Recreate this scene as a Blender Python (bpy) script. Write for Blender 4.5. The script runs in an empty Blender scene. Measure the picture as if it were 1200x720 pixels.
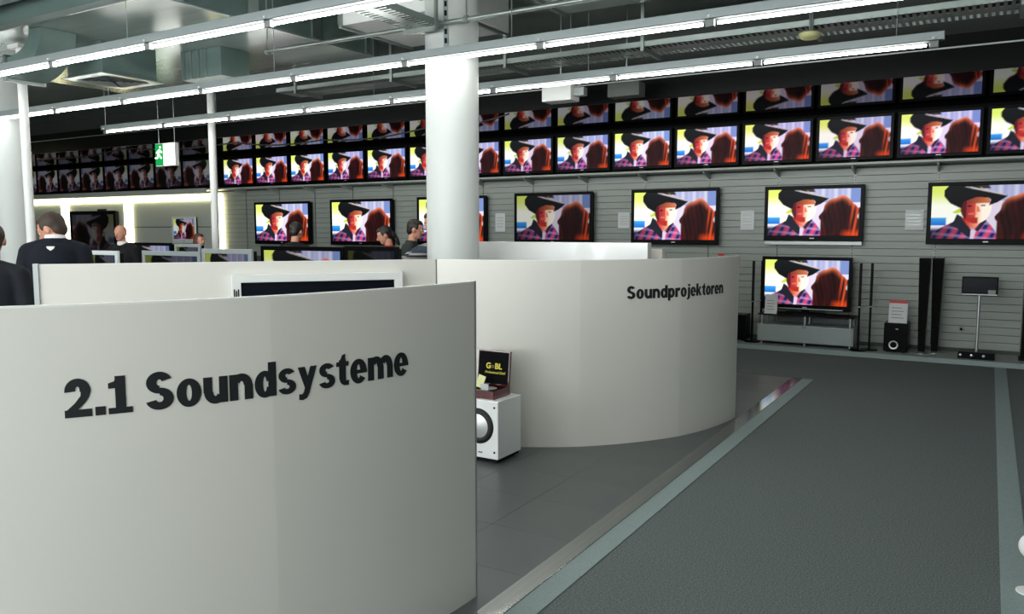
import bpy, bmesh, math, random
import numpy as np
from mathutils import Vector, Matrix
random.seed(7)
R = math.radians
PI = math.pi
sc = bpy.context.scene
COL = sc.collection

# ------------------------------------------------------------------ camera
FPX = 933.0
YAW = R(30.9)
PITCH = math.atan(90 / FPX)
EYE = Vector((0, 0, 1.65))
cam_data = bpy.data.cameras.new('camera')
cam_data.sensor_width = 36.0
cam_data.lens = 36.0 * FPX / 1200.0
cam_data.clip_end = 200
cam = bpy.data.objects.new('camera', cam_data)
COL.objects.link(cam)
cam.location = EYE
cam.rotation_euler = (PI / 2 - PITCH, 0, YAW)
sc.camera = cam

# ------------------------------------------------------------------ world, exposure
world = bpy.data.worlds.new('world')
sc.world = world
world.use_nodes = True
world.node_tree.nodes['Background'].inputs[0].default_value = (0.5, 0.55, 0.55, 1)
world.node_tree.nodes['Background'].inputs[1].default_value = 0.02
sc.view_settings.view_transform = 'Standard'
sc.view_settings.look = 'None'
sc.view_settings.exposure = 0.0
sc.view_settings.gamma = 1.0
sc.view_settings.use_curve_mapping = False
TUBE_STRENGTH = 46.0
# fill light added behind the camera to brighten the partitions (added_window_1)
fill_light = bpy.data.lights.new('added_fill_light', 'AREA')
fill_light.shape = 'RECTANGLE'; fill_light.size = 11.5; fill_light.size_y = 2.75
fill_light.energy = 1000; fill_light.color = (0.93, 0.98, 1.0)
fill_light_o = bpy.data.objects.new('added_fill_light', fill_light)
COL.objects.link(fill_light_o)
fill_light_o.location = (-5.2, -7.05, 1.75)
fill_light_o.rotation_euler = (PI / 2, 0, 0)

# ------------------------------------------------------------------ pixel helpers
_f = Vector((-math.sin(YAW) * math.cos(PITCH), math.cos(YAW) * math.cos(PITCH), -math.sin(PITCH)))
_r = Vector((math.cos(YAW), math.sin(YAW), 0))
_u = _r.cross(_f)
def ray(x, y): return _f * FPX + _r * (x - 600) - _u * (y - 360)
def on_y(x, y, Y): d = ray(x, y); return EYE + d * (Y / d.y)
def on_z(x, y, Z): d = ray(x, y); return EYE + d * ((Z - EYE.z) / d.z)
def at_depth(x, dep):
    """ground point below pixel column x at horizontal depth dep"""
    F = Vector((-math.sin(YAW), math.cos(YAW), 0))
    return F * dep + _r * ((x - 600) / FPX * dep)
def z_at(y, dep): return 1.65 - (y - 270) / FPX * dep

# ------------------------------------------------------------------ materials
def lin(c):
    out = []
    for v in c:
        v = v / 255.0
        out.append(v / 12.92 if v <= 0.04045 else ((v + 0.055) / 1.055) ** 2.4)
    return tuple(out)
MATS = {}
def mat(name, rgb, rough=0.5, metal=0.0, emit=None, estr=0.0, spec=0.5, noise=None, bump=None, rnd=0.0, coat=0.0):
    m = bpy.data.materials.new(name)
    m.use_nodes = True
    nt = m.node_tree
    b = nt.nodes['Principled BSDF']
    c = lin(rgb) + (1,)
    b.inputs['Base Color'].default_value = c
    b.inputs['Roughness'].default_value = rough
    b.inputs['Metallic'].default_value = metal
    b.inputs['Specular IOR Level'].default_value = spec
    b.inputs['Coat Weight'].default_value = coat
    if emit is not None:
        b.inputs['Emission Color'].default_value = lin(emit) + (1,)
        b.inputs['Emission Strength'].default_value = estr
    col_out = None
    if noise:                       # (scale, rgb2, amount, detail)
        tc = nt.nodes.new('ShaderNodeTexCoord')
        mp = nt.nodes.new('ShaderNodeMapping')
        nz = nt.nodes.new('ShaderNodeTexNoise')
        s = noise[0]
        mp.inputs['Scale'].default_value = s if isinstance(s, tuple) else (s, s, s)
        nz.inputs['Scale'].default_value = 1.0
        nz.inputs['Detail'].default_value = noise[3] if len(noise) > 3 else 3
        nt.links.new(tc.outputs['Object'], mp.inputs['Vector'])
        nt.links.new(mp.outputs[0], nz.inputs['Vector'])
        rp = nt.nodes.new('ShaderNodeValToRGB')
        rp.color_ramp.elements[0].position = 0.5 - noise[2]
        rp.color_ramp.elements[1].position = 0.5 + noise[2]
        rp.color_ramp.elements[0].color = c
        rp.color_ramp.elements[1].color = lin(noise[1]) + (1,)
        nt.links.new(nz.outputs['Fac'], rp.inputs['Fac'])
        col_out = rp.outputs['Color']
        if bump:
            bp = nt.nodes.new('ShaderNodeBump')
            bp.inputs['Strength'].default_value = bump
            bp.inputs['Distance'].default_value = 0.01
            nt.links.new(nz.outputs['Fac'], bp.inputs['Height'])
            nt.links.new(bp.outputs[0], b.inputs['Normal'])
    if rnd:
        oi = nt.nodes.new('ShaderNodeObjectInfo')
        mr = nt.nodes.new('ShaderNodeMapRange')
        mr.inputs['To Min'].default_value = 1 - rnd
        mr.inputs['To Max'].default_value = 1 + rnd
        nt.links.new(oi.outputs['Random'], mr.inputs['Value'])
        mx = nt.nodes.new('ShaderNodeVectorMath')
        mx.operation = 'SCALE'
        if col_out is None:
            mx.inputs[0].default_value = c[:3]
        else:
            nt.links.new(col_out, mx.inputs[0])
        nt.links.new(mr.outputs[0], mx.inputs['Scale'])
        col_out = mx.outputs[0]
    if col_out is not None:
        nt.links.new(col_out, b.inputs['Base Color'])
    MATS[name] = m
    return m

mat('partition', (218, 216, 209), 0.42, noise=(1.2, (213, 212, 205), 0.3, 1))
mat('partition_edge', (226, 227, 222), 0.4)
mat('aluminium', (185, 190, 190), 0.35, 0.8)
mat('lettering', (22, 25, 28), 0.5)
mat('white_paint', (228, 230, 228), 0.45)
mat('column_paint', (212, 216, 214), 0.5, noise=(2.0, (206, 211, 209), 0.3, 2))
mat('white_gloss', (236, 238, 238), 0.15, coat=0.3)
mat('carpet', (80, 87, 86), 0.95, spec=0.1, noise=(120, (120, 127, 126), 0.16, 6), bump=0.15)
mat('stripe', (150, 163, 162), 0.85, spec=0.1, noise=(140, (128, 142, 141), 0.2, 3))
mat('floor_tile', (78, 83, 85), 0.36, spec=0.4, noise=((1.6, 2.6, 2), (88, 92, 92), 0.25, 6), rnd=0.05)
mat('grout', (62, 66, 67), 0.7)
mat('steel', (168, 170, 170), 0.13, 1.0, noise=((90, 0.6, 60), (152, 154, 154), 0.3, 1))
mat('slat', (142, 149, 143), 0.42, noise=((3, 3, 20), (137, 144, 138), 0.3, 2), rnd=0.02)
mat('wall_back_board', (70, 76, 73), 0.7)
mat('upright_metal', (120, 124, 121), 0.4, 0.5)
mat('black_wall', (6, 7, 7), 0.6, spec=0.1)
mat('gloss_black', (3, 4, 4), 0.03, spec=0.012)
mat('fascia', (10, 13, 12), 0.5, spec=0.1)
mat('shelf', (156, 163, 157), 0.4)
mat('platform', (150, 158, 155), 0.5)
mat('black_plastic', (8, 9, 10), 0.35, spec=0.06)
mat('black_matte', (12, 12, 13), 0.6, spec=0.15)
mat('black_fabric', (15, 15, 16), 0.9, spec=0.1)
mat('silver_plastic', (165, 172, 172), 0.35, 0.3)
mat('pale_plastic', (208, 214, 216), 0.4)
mat('dark_screen', (16, 20, 28), 0.2, spec=0.08)
mat('grey_lacquer', (142, 152, 152), 0.35)
mat('ceiling', (176, 188, 184), 0.75, noise=(0.7, (156, 169, 165), 0.3, 3))
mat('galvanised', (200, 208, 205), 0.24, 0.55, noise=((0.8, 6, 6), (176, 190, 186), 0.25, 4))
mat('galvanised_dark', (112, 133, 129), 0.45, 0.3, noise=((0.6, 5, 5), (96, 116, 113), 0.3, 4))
mat('tray_metal', (165, 175, 172), 0.35, 0.85)
mat('trunking', (150, 160, 160), 0.45, 0.2)
mat('reflector', (66, 69, 70), 0.6, 0.0, spec=0.2)
mat('holder', (130, 134, 134), 0.5)
mat('tube', (255, 255, 255), 0.3, emit=(255, 255, 250), estr=TUBE_STRENGTH)
mat('warm_strip', (255, 250, 225), 0.5, emit=(255, 243, 190), estr=7.0)
mat('wall_grey', (150, 156, 154), 0.5)
mat('wall_panel', (165, 172, 169), 0.4, rnd=0.04)
mat('room_wall', (165, 170, 168), 0.7)
mat('paper', (196, 200, 200), 0.6)
mat('red_print', (190, 60, 60), 0.6)
mat('sign_white', (240, 250, 235), 0.4, emit=(245, 255, 225), estr=2.0)
mat('sign_green', (20, 130, 70), 0.4, emit=(10, 150, 75), estr=0.8)
mat('mahogany', (92, 18, 24), 0.18, noise=((30, 4, 4), (66, 12, 16), 0.3, 4), coat=0.6)
mat('velvet', (12, 12, 14), 0.9, spec=0.1)
mat('gold_print', (215, 200, 40), 0.4)
mat('gold_dim', (120, 105, 25), 0.5)
mat('cream_card', (222, 220, 160), 0.6)
mat('rubber', (22, 23, 24), 0.6)
mat('cone_metal', (190, 192, 190), 0.35, 0.5)
mat('skin', (205, 150, 125), 0.5, noise=(9, (192, 135, 112), 0.3, 2))
mat('hair_brown', (52, 36, 26), 0.6)
mat('hair_black', (20, 16, 15), 0.5)
mat('hair_red', (78, 36, 24), 0.5)
mat('eye_white', (225, 222, 218), 0.3)
mat('eye_dark', (30, 22, 20), 0.2)
mat('lips', (160, 85, 78), 0.5)
mat('jacket_navy', (20, 24, 33), 0.8, spec=0.2)
mat('jacket_dark', (30, 32, 38), 0.8, spec=0.2)
mat('coat_teal', (72, 86, 86), 0.8, spec=0.2)
mat('coat_red', (150, 50, 45), 0.8, spec=0.2)
mat('coat_black', (22, 22, 24), 0.8, spec=0.2)
mat('coat_green', (50, 58, 55), 0.8, spec=0.2)
mat('trousers', (40, 44, 54), 0.85, spec=0.2)
mat('shoe', (24, 22, 22), 0.5)
mat('shirt_white', (230, 230, 228), 0.7)

def striped_material():
    m = mat('striped_knit', (70, 80, 92), 0.9, spec=0.1)
    nt = m.node_tree
    b = nt.nodes['Principled BSDF']
    tc = nt.nodes.new('ShaderNodeTexCoord')
    sp = nt.nodes.new('ShaderNodeSeparateXYZ')
    nt.links.new(tc.outputs['Object'], sp.inputs[0])
    mu = nt.nodes.new('ShaderNodeMath'); mu.operation = 'MULTIPLY'; mu.inputs[1].default_value = 7.0
    nt.links.new(sp.outputs['Z'], mu.inputs[0])
    fr = nt.nodes.new('ShaderNodeMath'); fr.operation = 'FRACT'
    nt.links.new(mu.outputs[0], fr.inputs[0])
    rp = nt.nodes.new('ShaderNodeValToRGB')
    rp.color_ramp.interpolation = 'CONSTANT'
    e = rp.color_ramp.elements
    e[0].position = 0; e[0].color = lin((62, 72, 84)) + (1,)
    e[1].position = 0.35; e[1].color = lin((150, 140, 138)) + (1,)
    for p, c in ((0.55, (48, 54, 66)), (0.7, (172, 168, 168)), (0.85, (62, 72, 84))):
        k = e.new(p); k.color = lin(c) + (1,)
    nt.links.new(fr.outputs[0], rp.inputs['Fac'])
    nt.links.new(rp.outputs['Color'], b.inputs['Base Color'])
striped_material()

def screen_material(name, strength):
    m = mat(name, (6, 6, 7), 0.4, spec=0.06)
    nt = m.node_tree
    b = nt.nodes['Principled BSDF']
    at = nt.nodes.new('ShaderNodeAttribute'); at.attribute_name = 'picture'
    oi = nt.nodes.new('ShaderNodeObjectInfo')
    mx = nt.nodes.new('ShaderNodeMix'); mx.data_type = 'RGBA'; mx.blend_type = 'MULTIPLY'
    mx.inputs['Factor'].default_value = 1.0
    nt.links.new(at.outputs['Color'], mx.inputs[6])
    nt.links.new(oi.outputs['Color'], mx.inputs[7])
    nt.links.new(mx.outputs[2], b.inputs['Emission Color'])
    b.inputs['Emission Strength'].default_value = strength
screen_material('screen_picture', 1.22)

# ------------------------------------------------------------------ mesh builder
class MB:
    def __init__(self): self.bm = bmesh.new()
    def box(self, x0, x1, y0, y1, z0, z1, bev=0.0, M=None):
        g = bmesh.ops.create_cube(self.bm, size=1.0)
        vs = g['verts']
        for v in vs:
            v.co = Vector(((x0 + x1) / 2 + v.co.x * (x1 - x0), (y0 + y1) / 2 + v.co.y * (y1 - y0), (z0 + z1) / 2 + v.co.z * (z1 - z0)))
            if M is not None: v.co = M @ v.co
        if bev:
            es = list({e for v in vs for e in v.link_edges})
            bmesh.ops.bevel(self.bm, geom=es, offset=bev, segments=2, affect='EDGES', profile=0.6)
        return self
    def loft(self, rings, cap=True, close=True):
        """rings: list of lists of points (same count)"""
        bm = self.bm
        rv = [[bm.verts.new(p) for p in ring] for ring in rings]
        n = len(rv[0])
        for a, b in zip(rv, rv[1:]):
            for i in range(n if close else n - 1):
                j = (i + 1) % n
                try: bm.faces.new((a[i], a[j], b[j], b[i]))
                except ValueError: pass
        if cap:
            bm.faces.new(list(reversed(rv[0])))
            bm.faces.new(rv[-1])
        return self
    def tube(self, p0, p1, r0, r1=None, n=12, cap=True):
        p0 = Vector(p0); p1 = Vector(p1)
        r1 = r0 if r1 is None else r1
        d = (p1 - p0).normalized()
        a = d.orthogonal().normalized(); b = d.cross(a)
        rings = []
        for p, r in ((p0, r0), (p1, r1)):
            rings.append([p + (a * math.cos(t) + b * math.sin(t)) * r for t in [2 * PI * i / n for i in range(n)]])
        return self.loft(rings, cap)
    def capsule(self, p0, p1, r0, r1, n=14, m=4):
        p0 = Vector(p0); p1 = Vector(p1)
        d = (p1 - p0)
        d = d.normalized() if d.length > 1e-6 else Vector((0, 0, 1))
        a = d.orthogonal().normalized(); b = d.cross(a)
        rings = []
        for k in range(m + 1):
            t = -PI / 2 * (1 - k / (m + .0)) * 0.97
            rings.append((p0 + d * (r0 * math.sin(t)), r0 * math.cos(t)))
        for k in range(m + 1):
            t = PI / 2 * (k / (m + .0)) * 0.97
            rings.append((p1 + d * (r1 * math.sin(t)), r1 * math.cos(t)))
        return self.loft([[p + (a * math.cos(t) + b * math.sin(t)) * r for t in [2 * PI * i / n for i in range(n)]] for p, r in rings])
    def ball(self, c, rx, ry, rz, M=None, nu=20, nv=12):
        c = Vector(c)
        rings = []
        for k in range(nv + 1):
            t = -PI / 2 + PI * (0.02 + 0.96 * k / nv)
            rings.append([Vector((rx * math.cos(t) * math.cos(a), ry * math.cos(t) * math.sin(a), rz * math.sin(t))) for a in [2 * PI * i / nu for i in range(nu)]])
        if M is not None: rings = [[M @ p for p in q] for q in rings]
        return self.loft([[c + p for p in q] for q in rings])
    def lathe(self, prof, c=(0, 0, 0), n=28, axis='Z'):
        c = Vector(c)
        rings = []
        for r, z in prof:
            ring = []
            for i in range(n):
                t = 2 * PI * i / n
                if axis == 'Z': p = Vector((r * math.cos(t), r * math.sin(t), z))
                else: p = Vector((r * math.cos(t), z, r * math.sin(t)))     # axis Y
                ring.append(c + p)
            rings.append(ring)
        return self.loft(rings)
    def prism(self, pts, ext):
        ext = Vector(ext)
        return self.loft([[Vector(p) for p in pts], [Vector(p) + ext for p in pts]])
    def mesh(self, name, material, smooth=None):
        bmesh.ops.recalc_face_normals(self.bm, faces=self.bm.faces)
        me = bpy.data.meshes.new(name)
        self.bm.to_mesh(me)
        self.bm.free()
        me.materials.append(MATS[material])
        if smooth is not None:
            me.shade_smooth()
            me.set_sharp_from_angle(angle=R(smooth))
        return me
    def build(self, name, material, parent=None, loc=(0, 0, 0), rot=(0, 0, 0), smooth=None):
        return link(name, self.mesh(name, material, smooth), parent, loc, rot)

def link(name, me, parent=None, loc=(0, 0, 0), rot=(0, 0, 0)):
    o = bpy.data.objects.new(name, me)
    COL.objects.link(o)
    o.parent = parent
    o.location = loc
    o.rotation_euler = rot
    return o
def tag(o, label=None, cat=None, group=None, kind=None):
    if label: o['label'] = label
    if cat: o['category'] = cat
    if group: o['group'] = group
    if kind: o['kind'] = kind
    return o
def thing(name, label, cat, loc=(0, 0, 0), rz=0.0, group=None):
    o = bpy.data.objects.new(name, None)
    COL.objects.link(o)
    o.location = loc
    o.rotation_euler = (0, 0, rz)
    o.empty_display_size = 0.1
    return tag(o, label, cat, group)
def copy_tree(o, parent=None):
    c = o.copy()
    COL.objects.link(c)
    c.parent = parent
    for ch in list(o.children): copy_tree(ch, c)
    return c
def struct(name, mb, material, parent=None, smooth=None):
    o = mb.build(name, material, parent, smooth=smooth)
    if parent is None: o['kind'] = 'structure'
    return o

def text_mesh(txt, size, offset=0.0, extrude=0.001, shear=0.0, align='LEFT', spacing=1.0):
    cu = bpy.data.curves.new('lettering', 'FONT')
    cu.body = txt
    cu.size = size
    cu.offset = offset
    cu.extrude = extrude
    cu.shear = shear
    cu.align_x = align
    cu.space_character = spacing
    cu.resolution_u = 6
    tmp = bpy.data.objects.new('lettering', cu)
    COL.objects.link(tmp)
    dg = bpy.context.evaluated_depsgraph_get()
    me = bpy.data.meshes.new_from_object(tmp.evaluated_get(dg))
    bpy.data.objects.remove(tmp)
    bpy.data.curves.remove(cu)
    me.materials.clear()
    return me

# ================================================================== STRUCTURE
WALL_Y = 12.0
# carpet floor
floor = struct('floor', MB().box(-26, 6, -7, 14, -0.1, 0.0), 'carpet')
# vinyl tile field laid level with a thin raised edge
TX0, TX1, TY0, TY1 = -9.8, -1.825, 1.0, 9.14
bed = MB().box(TX0, TX1, TY0, TY1, 0.0005, 0.004).build('tile_bed', 'grout', floor)
TS = 0.498
tile_me = MB().box(0.001, TS - 0.001, 0.001, TS - 0.001, 0.003, 0.0075).mesh('floor_tile', 'floor_tile')
part_me = {}
nx = int((TX1 - TX0) / TS)
ny = int((TY1 - TY0) / TS) + 1
for i in range(nx):
    for j in range(ny):
        x = TX1 - (i + 1) * TS
        y = TY1 - (j + 1) * TS
        if y < TY0: continue
        p = Vector((x, y, 0))
        # keep the tiles that can be seen or nearly seen between the partitions
        if x < -6.2: continue
        link('floor_tile', tile_me, floor, (x, y, 0))
steel_strip = struct('trim_1', MB().box(-1.825, -1.715, 1.0, 9.14, 0.0005, 0.011, 0.002), 'steel')
tag(steel_strip, 'polished steel edging strip beside the vinyl tiles', 'edging')
stripe_a = struct('trim_2', MB().box(-1.715, -1.595, 1.0, 9.16, 0.0005, 0.006), 'stripe')
tag(stripe_a, 'pale carpet stripe running along the steel edging', 'carpet stripe')
stripe_b = struct('trim_3', MB().box(0.12, 0.24, 0.5, 11.12, 0.0005, 0.005), 'stripe')
tag(stripe_b, 'pale carpet stripe running up to the platform', 'carpet stripe')

struct('ceiling', MB().box(-26, 6, -7, 14, 4.5, 4.6), 'ceiling')
struct('wall_left', MB().box(-26.1, -26, -7, 14, 0, 4.5), 'room_wall')
struct('wall_right', MB().box(6, 6.1, -7, 14, 0, 4.5), 'room_wall')
wf = MB()
wf.box(-26, 6, -7.1, -7, 0, 0.35); wf.box(-26, 6, -7.1, -7, 3.15, 4.5); wf.box(-26, -11, -7.1, -7, 0.35, 3.15); wf.box(0.6, 6, -7.1, -7, 0.35, 3.15)
struct('wall_front', wf, 'room_wall')
win = MB()
for k in range(5): win.box(-11 + k * 2.9 - 0.03, -11 + k * 2.9 + 0.03, -7.1, -7.0, 0.35, 3.15)
struct('added_window_1', win, 'aluminium')  # unseen shop front bars, added to go with the fill light

# ---------------- the television wall
wall = struct('wall_back', MB().box(-26, 6, WALL_Y, WALL_Y + 0.15, 0, 4.5), 'wall_back_board')
BAY = 1.02
UP0 = 1.42          # first upright on the right
SLAT_H = 0.1
slat_me = MB().box(-BAY / 2 + 0.006, BAY / 2 - 0.006, -0.028, 0.0, 0.002, SLAT_H - 0.003, 0.003).mesh('slat', 'slat')
for b in range(16):
    xc = UP0 - BAY * (b + 0.5)
    zlo = 0.1 if xc > -4.3 else 1.1
    z = zlo
    while z < 2.49:
        link('slat', slat_me, wall, (xc, WALL_Y, z))
        z += SLAT_H
# slotted uprights between the bays
up = MB().box(-0.012, 0.012, -0.031, -0.004, 0.1, 2.52)
for k in range(60):
    zz = 0.13 + k * 0.04
up_me = up.mesh('upright', 'upright_metal')
slots = MB()
for k in range(60):
    zz = 0.13 + k * 0.04
    slots.box(-0.005, 0.005, -0.0325, -0.03, zz, zz + 0.02)
slots_me = slots.mesh('slot_row', 'black_matte')
for b in range(17):
    u_ = link('upright', up_me, wall, (UP0 - BAY * b, WALL_Y, 0))
    link('slot_row', slots_me, u_)
# black board behind the high shelf
MB().box(-26, 1.6, WALL_Y - 0.03, WALL_Y, 2.56, 3.26).build('upper_board', 'black_wall', wall)

# glossy black soffit above the televisions, with fascia
SOF_Y = 9.5
soffit = struct('ceiling_soffit', MB().box(-26, 6, SOF_Y, WALL_Y - 0.002, 3.26, 3.62), 'gloss_black')
MB().box(-26, 6, SOF_Y - 0.03, SOF_Y, 3.255, 3.64).build('fascia', 'fascia', soffit)
MB().box(-26, 6, SOF_Y - 0.04, SOF_Y - 0.03, 3.50, 3.515).build('edge_profile', 'aluminium', soffit)

# high shelf with brackets
shelf = thing('wall_shelf', 'long pale shelf with brackets carrying the upper row of televisions', 'shelf', (0, WALL_Y, 2.52))
MB().box(-14.6, 1.6, -0.44, -0.03, 0.0, 0.03, 0.004).build('board', 'shelf', shelf)
br = MB().prism([(-0.012, -0.04, 0.0), (-0.012, -0.36, 0.0), (-0.012, -0.34, -0.03), (-0.012, -0.04, -0.1)], (0.024, 0, 0)).mesh('bracket', 'shelf')
for b in range(16): link('bracket', br, shelf, (UP0 - BAY * b, 0, 0))
shelf_l = thing('wall_shelf', 'dark shelf carrying the dim televisions above the warm light cove', 'shelf', (0, WALL_Y, 2.5))
MB().box(-24.5, -14.62, -0.5, -0.03, 0.02, 0.06, 0.004).build('board', 'wall_panel', shelf_l)
MB().box(-24.5, -14.62, -0.5, -0.46, -0.05, 0.02).build('front_lip', 'wall_panel', shelf_l)

# low platform
plat = thing('display_platform', 'low pale platform along the foot of the slatted wall', 'platform', (0, 11.18, 0))
MB().box(-6.0, 5.9, 0, 0.785, 0.0, 0.055, 0.004).build('deck', 'platform', plat)
MB().box(-6.0, 5.9, -0.015, 0.0, 0.0, 0.062).build('edge_strip', 'stripe', plat)

# ---------------- left part of the back wall: grey panels and warm coves
seg = [(-14.72, -17.86), (-18.16, -20.55), (-20.85, -24.0)]
for a, b in seg:
    for z0, z1 in ((0.0, 1.72), (1.73, 2.3)):
        MB().box(b, a, WALL_Y - 0.05, WALL_Y - 0.001, z0 + 0.004, z1 - 0.004, 0.004).build('wall_panel', 'wall_panel', wall)
lamp = thing('cove_light', 'warm white cove light framing the grey wall panels', 'light', (0, WALL_Y, 0))
MB().box(-24.2, -14.62, -0.1, -0.03, 2.33, 2.46).build('diffuser', 'warm_strip', lamp)
for x0, x1 in ((-14.72, -14.60), (-18.14, -17.88), (-20.83, -20.57)):
    MB().box(x0, x1, -0.1, -0.03, 0.9, 2.33).build('diffuser', 'warm_strip', lamp)
MB().box(-24.2, -14.6, -0.028, -0.002, 2.3, 2.48).build('back_plate', 'wall_grey', lamp)

# ================================================================== PARTITIONS
PT = 1.43
def hit_circle(x, y, c, rr):
    d = ray(x, y)
    ox, oy = EYE.x - c[0], EYE.y - c[1]
    a = d.x * d.x + d.y * d.y
    b = 2 * (ox * d.x + oy * d.y)
    k = ox * ox + oy * oy - rr * rr
    t = (-b - math.sqrt(b * b - 4 * a * k)) / (2 * a)
    return EYE + d * t
def arc_pts(c, rr, a0, a1, kinks=(), n=64):
    """outer face of a bent panel; at each kink the sheet has a slight fold"""
    bounds = [a0] + list(kinks) + [a1]
    out = []
    for s0, s1 in zip(bounds, bounds[1:]):
        m = max(6, int(n * abs(s1 - s0) / abs(a1 - a0)))
        for i in range(m + 1):
            w = i / m
            if out and i == 0: continue
            ang = s0 + (s1 - s0) * w
            # every sheet is bent a little less than the circle, so the joint reads as a faint fold
            flat = 0.016 * 4 * w * (1 - w) * (abs(s1 - s0) if kinks else 0)
            r2 = rr - flat
            out.append(Vector((c[0] + r2 * math.cos(ang), c[1] + r2 * math.sin(ang), 0)))
    return out
def wall_strip(name, pts, th, z0, z1, material, parent, inward=None):
    """vertical sheet following pts with thickness th on the inner side"""
    rings = []
    n = len(pts)
    for i, p in enumerate(pts):
        t = (pts[min(i + 1, n - 1)] - pts[max(i - 1, 0)]).normalized()
        nrm = Vector((t.y, -t.x, 0))
        if inward is not None: nrm = nrm * inward
        q = p + nrm * th
        rings.append([Vector((p.x, p.y, z0)), Vector((p.x, p.y, z1)), Vector((q.x, q.y, z1)), Vector((q.x, q.y, z0))])
    return MB().loft(rings).build(name, material, parent, smooth=1.2)

# heavy grotesque letters: every glyph is a set of flat pieces (capital height 1)
def g_rect(x0, y0, x1, y1):
    x0 -= 0.014; x1 += 0.014
    return [[(x0, y0), (x1, y0), (x1, y1), (x0, y1)]]
def g_poly(*p): return [list(p)]
def g_ring(cx, cy, rx, ry, tx, ty, a0=0, a1=360):
    n = max(6, int(abs(a1 - a0) / 9))
    tx *= 1.15; ty *= 1.15
    out = []
    for k in range(n):
        q = []
        for a, s in ((k, 1), (k + 1, 1), (k + 1, 0), (k, 0)):
            t = R(a0 + (a1 - a0) * a / n)
            q.append((cx + (rx if s else rx - tx) * math.cos(t), cy + (ry if s else ry - ty) * math.sin(t)))
        out.append(q)
    return out
GS = 0.235
GLYPH = {
    'o': (0.71, g_ring(.355, .37, .355, .395, .24, .15)),
    'n': (0.70, g_rect(0, 0, GS, .74) + g_ring(.36, .42, .34, .34, GS, .19, 0, 150) + g_rect(.465, 0, .70, .43)),
    'u': (0.70, g_rect(.465, 0, .70, .74) + g_ring(.34, .32, .34, .34, GS, .19, 180, 330) + g_rect(0, .31, GS, .74)),
    'm': (1.10, g_rect(0, 0, GS, .74) + g_ring(.355, .42, .315, .34, GS, .19, 0, 150) + g_rect(.435, 0, .67, .43)
          + g_ring(.785, .42, .315, .34, GS, .19, 0, 150) + g_rect(.865, 0, 1.10, .43)),
    'd': (0.69, g_ring(.33, .37, .33, .395, GS, .15, 20, 340) + g_rect(.455, 0, .69, 1.0)),
    'p': (0.69, g_ring(.36, .37, .33, .395, GS, .15, -160, 160) + g_rect(0, -.25, GS, .74)),
    'e': (0.69, g_ring(.345, .37, .345, .395, GS, .15, 0, 322) + g_rect(.12, .30, .69, .415)),
    'r': (0.50, g_rect(0, 0, GS, .74) + g_ring(.40, .40, .30, .36, .25, .22, 65, 150) + g_rect(.42, .54, .50, .755)),
    't': (0.47, g_rect(.11, .2, .345, .80) + g_poly((.11, .74), (.345, .74), (.345, .98), (.23, .95)) + g_rect(0, .60, .46, .74)
          + g_ring(.35, .21, .24, .22, .235, .16, 180, 285) + g_rect(.35, -.01, .46, .145)),
    's': (0.62, g_ring(.31, .545, .29, .215, .2, .14, 25, 270) + g_ring(.31, .205, .31, .22, .2, .14, 195, 450)),
    'S': (0.78, g_ring(.385, .725, .36, .295, .25, .18, 20, 270) + g_ring(.385, .285, .39, .30, .25, .18, 195, 450)),
    'y': (0.69, g_poly((0, .74), (.25, .74), (.46, .14), (.28, 0)) + g_poly((.455, .74), (.69, .74), (.40, -.06), (.20, -.02))
          + g_poly((.40, -.06), (.31, -.21), (.16, -.26), (.03, -.24), (.03, -.07), (.15, -.08), (.20, -.02))),
    'k': (0.72, g_rect(0, 0, GS, 1.0) + g_poly((.2, .28), (.2, .42), (.43, .74), (.68, .74), (.40, .42), (.30, .30)) + g_poly((.26, .36), (.42, .47), (.72, 0), (.45, 0))),
    'j': (0.335, g_rect(.10, -.06, .335, .74) + g_rect(.10, .83, .335, 1.0) + g_ring(.09, -.05, .245, .20, .235, .14, 270, 360) + g_rect(-.02, -.25, .09, -.11)),
    '2': (0.67, g_ring(.33, .69, .33, .32, .24, .18, -15, 185) + g_poly((0, 0), (0, .16), (.25, .37), (.40, .55), (.41, .68), (.66, .68), (.62, .52), (.52, .38), (.33, .2), (.33, 0)) + g_rect(0, 0, .66, .2)),
    '1': (0.60, g_rect(.19, 0, .44, 1.0) + g_poly((0, .68), (0, .82), (.15, .86), (.24, 1.0), (.30, 1.0), (.30, .68)) + g_rect(0, 0, .61, .16)),
    '.': (0.24, g_rect(0, 0, .24, .23)), ' ': (0.2, [])}
def sheet_flat(ang, bounds):
    for s0_, s1_ in zip(bounds, bounds[1:]):
        if s0_ <= ang <= s1_:
            w = (ang - s0_) / (s1_ - s0_)
            return 0.016 * 4 * w * (1 - w) * (s1_ - s0_)
    return 0.0
def curved_text(txt, c, rr, a0, a1, z, cap_h, parent, bounds, name='lettering'):
    x = 0.0
    polys = []
    for chx in txt:
        adv, g = GLYPH[chx]
        polys += [[(px + x, py) for px, py in q] for q in g]
        x += adv + (0.1 if chx in '2.1' else 0.075)
    x1 = x - 0.075
    mb = MB()
    for q in polys:
        rings = []
        for dr in (-0.006, 0.002):
            ring = []
            for px, py in q:
                ang = a0 + (a1 - a0) * px / x1
                r2 = rr + dr - sheet_flat(ang, bounds)
                ring.append(Vector((c[0] + r2 * math.cos(ang), c[1] + r2 * math.sin(ang), z + py * cap_h)))
            rings.append(ring)
        mb.loft(rings)
    return mb.build(name, 'lettering', parent)
def ang_of(P, c): return math.atan2(P.y - c[1], P.x - c[0])

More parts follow.
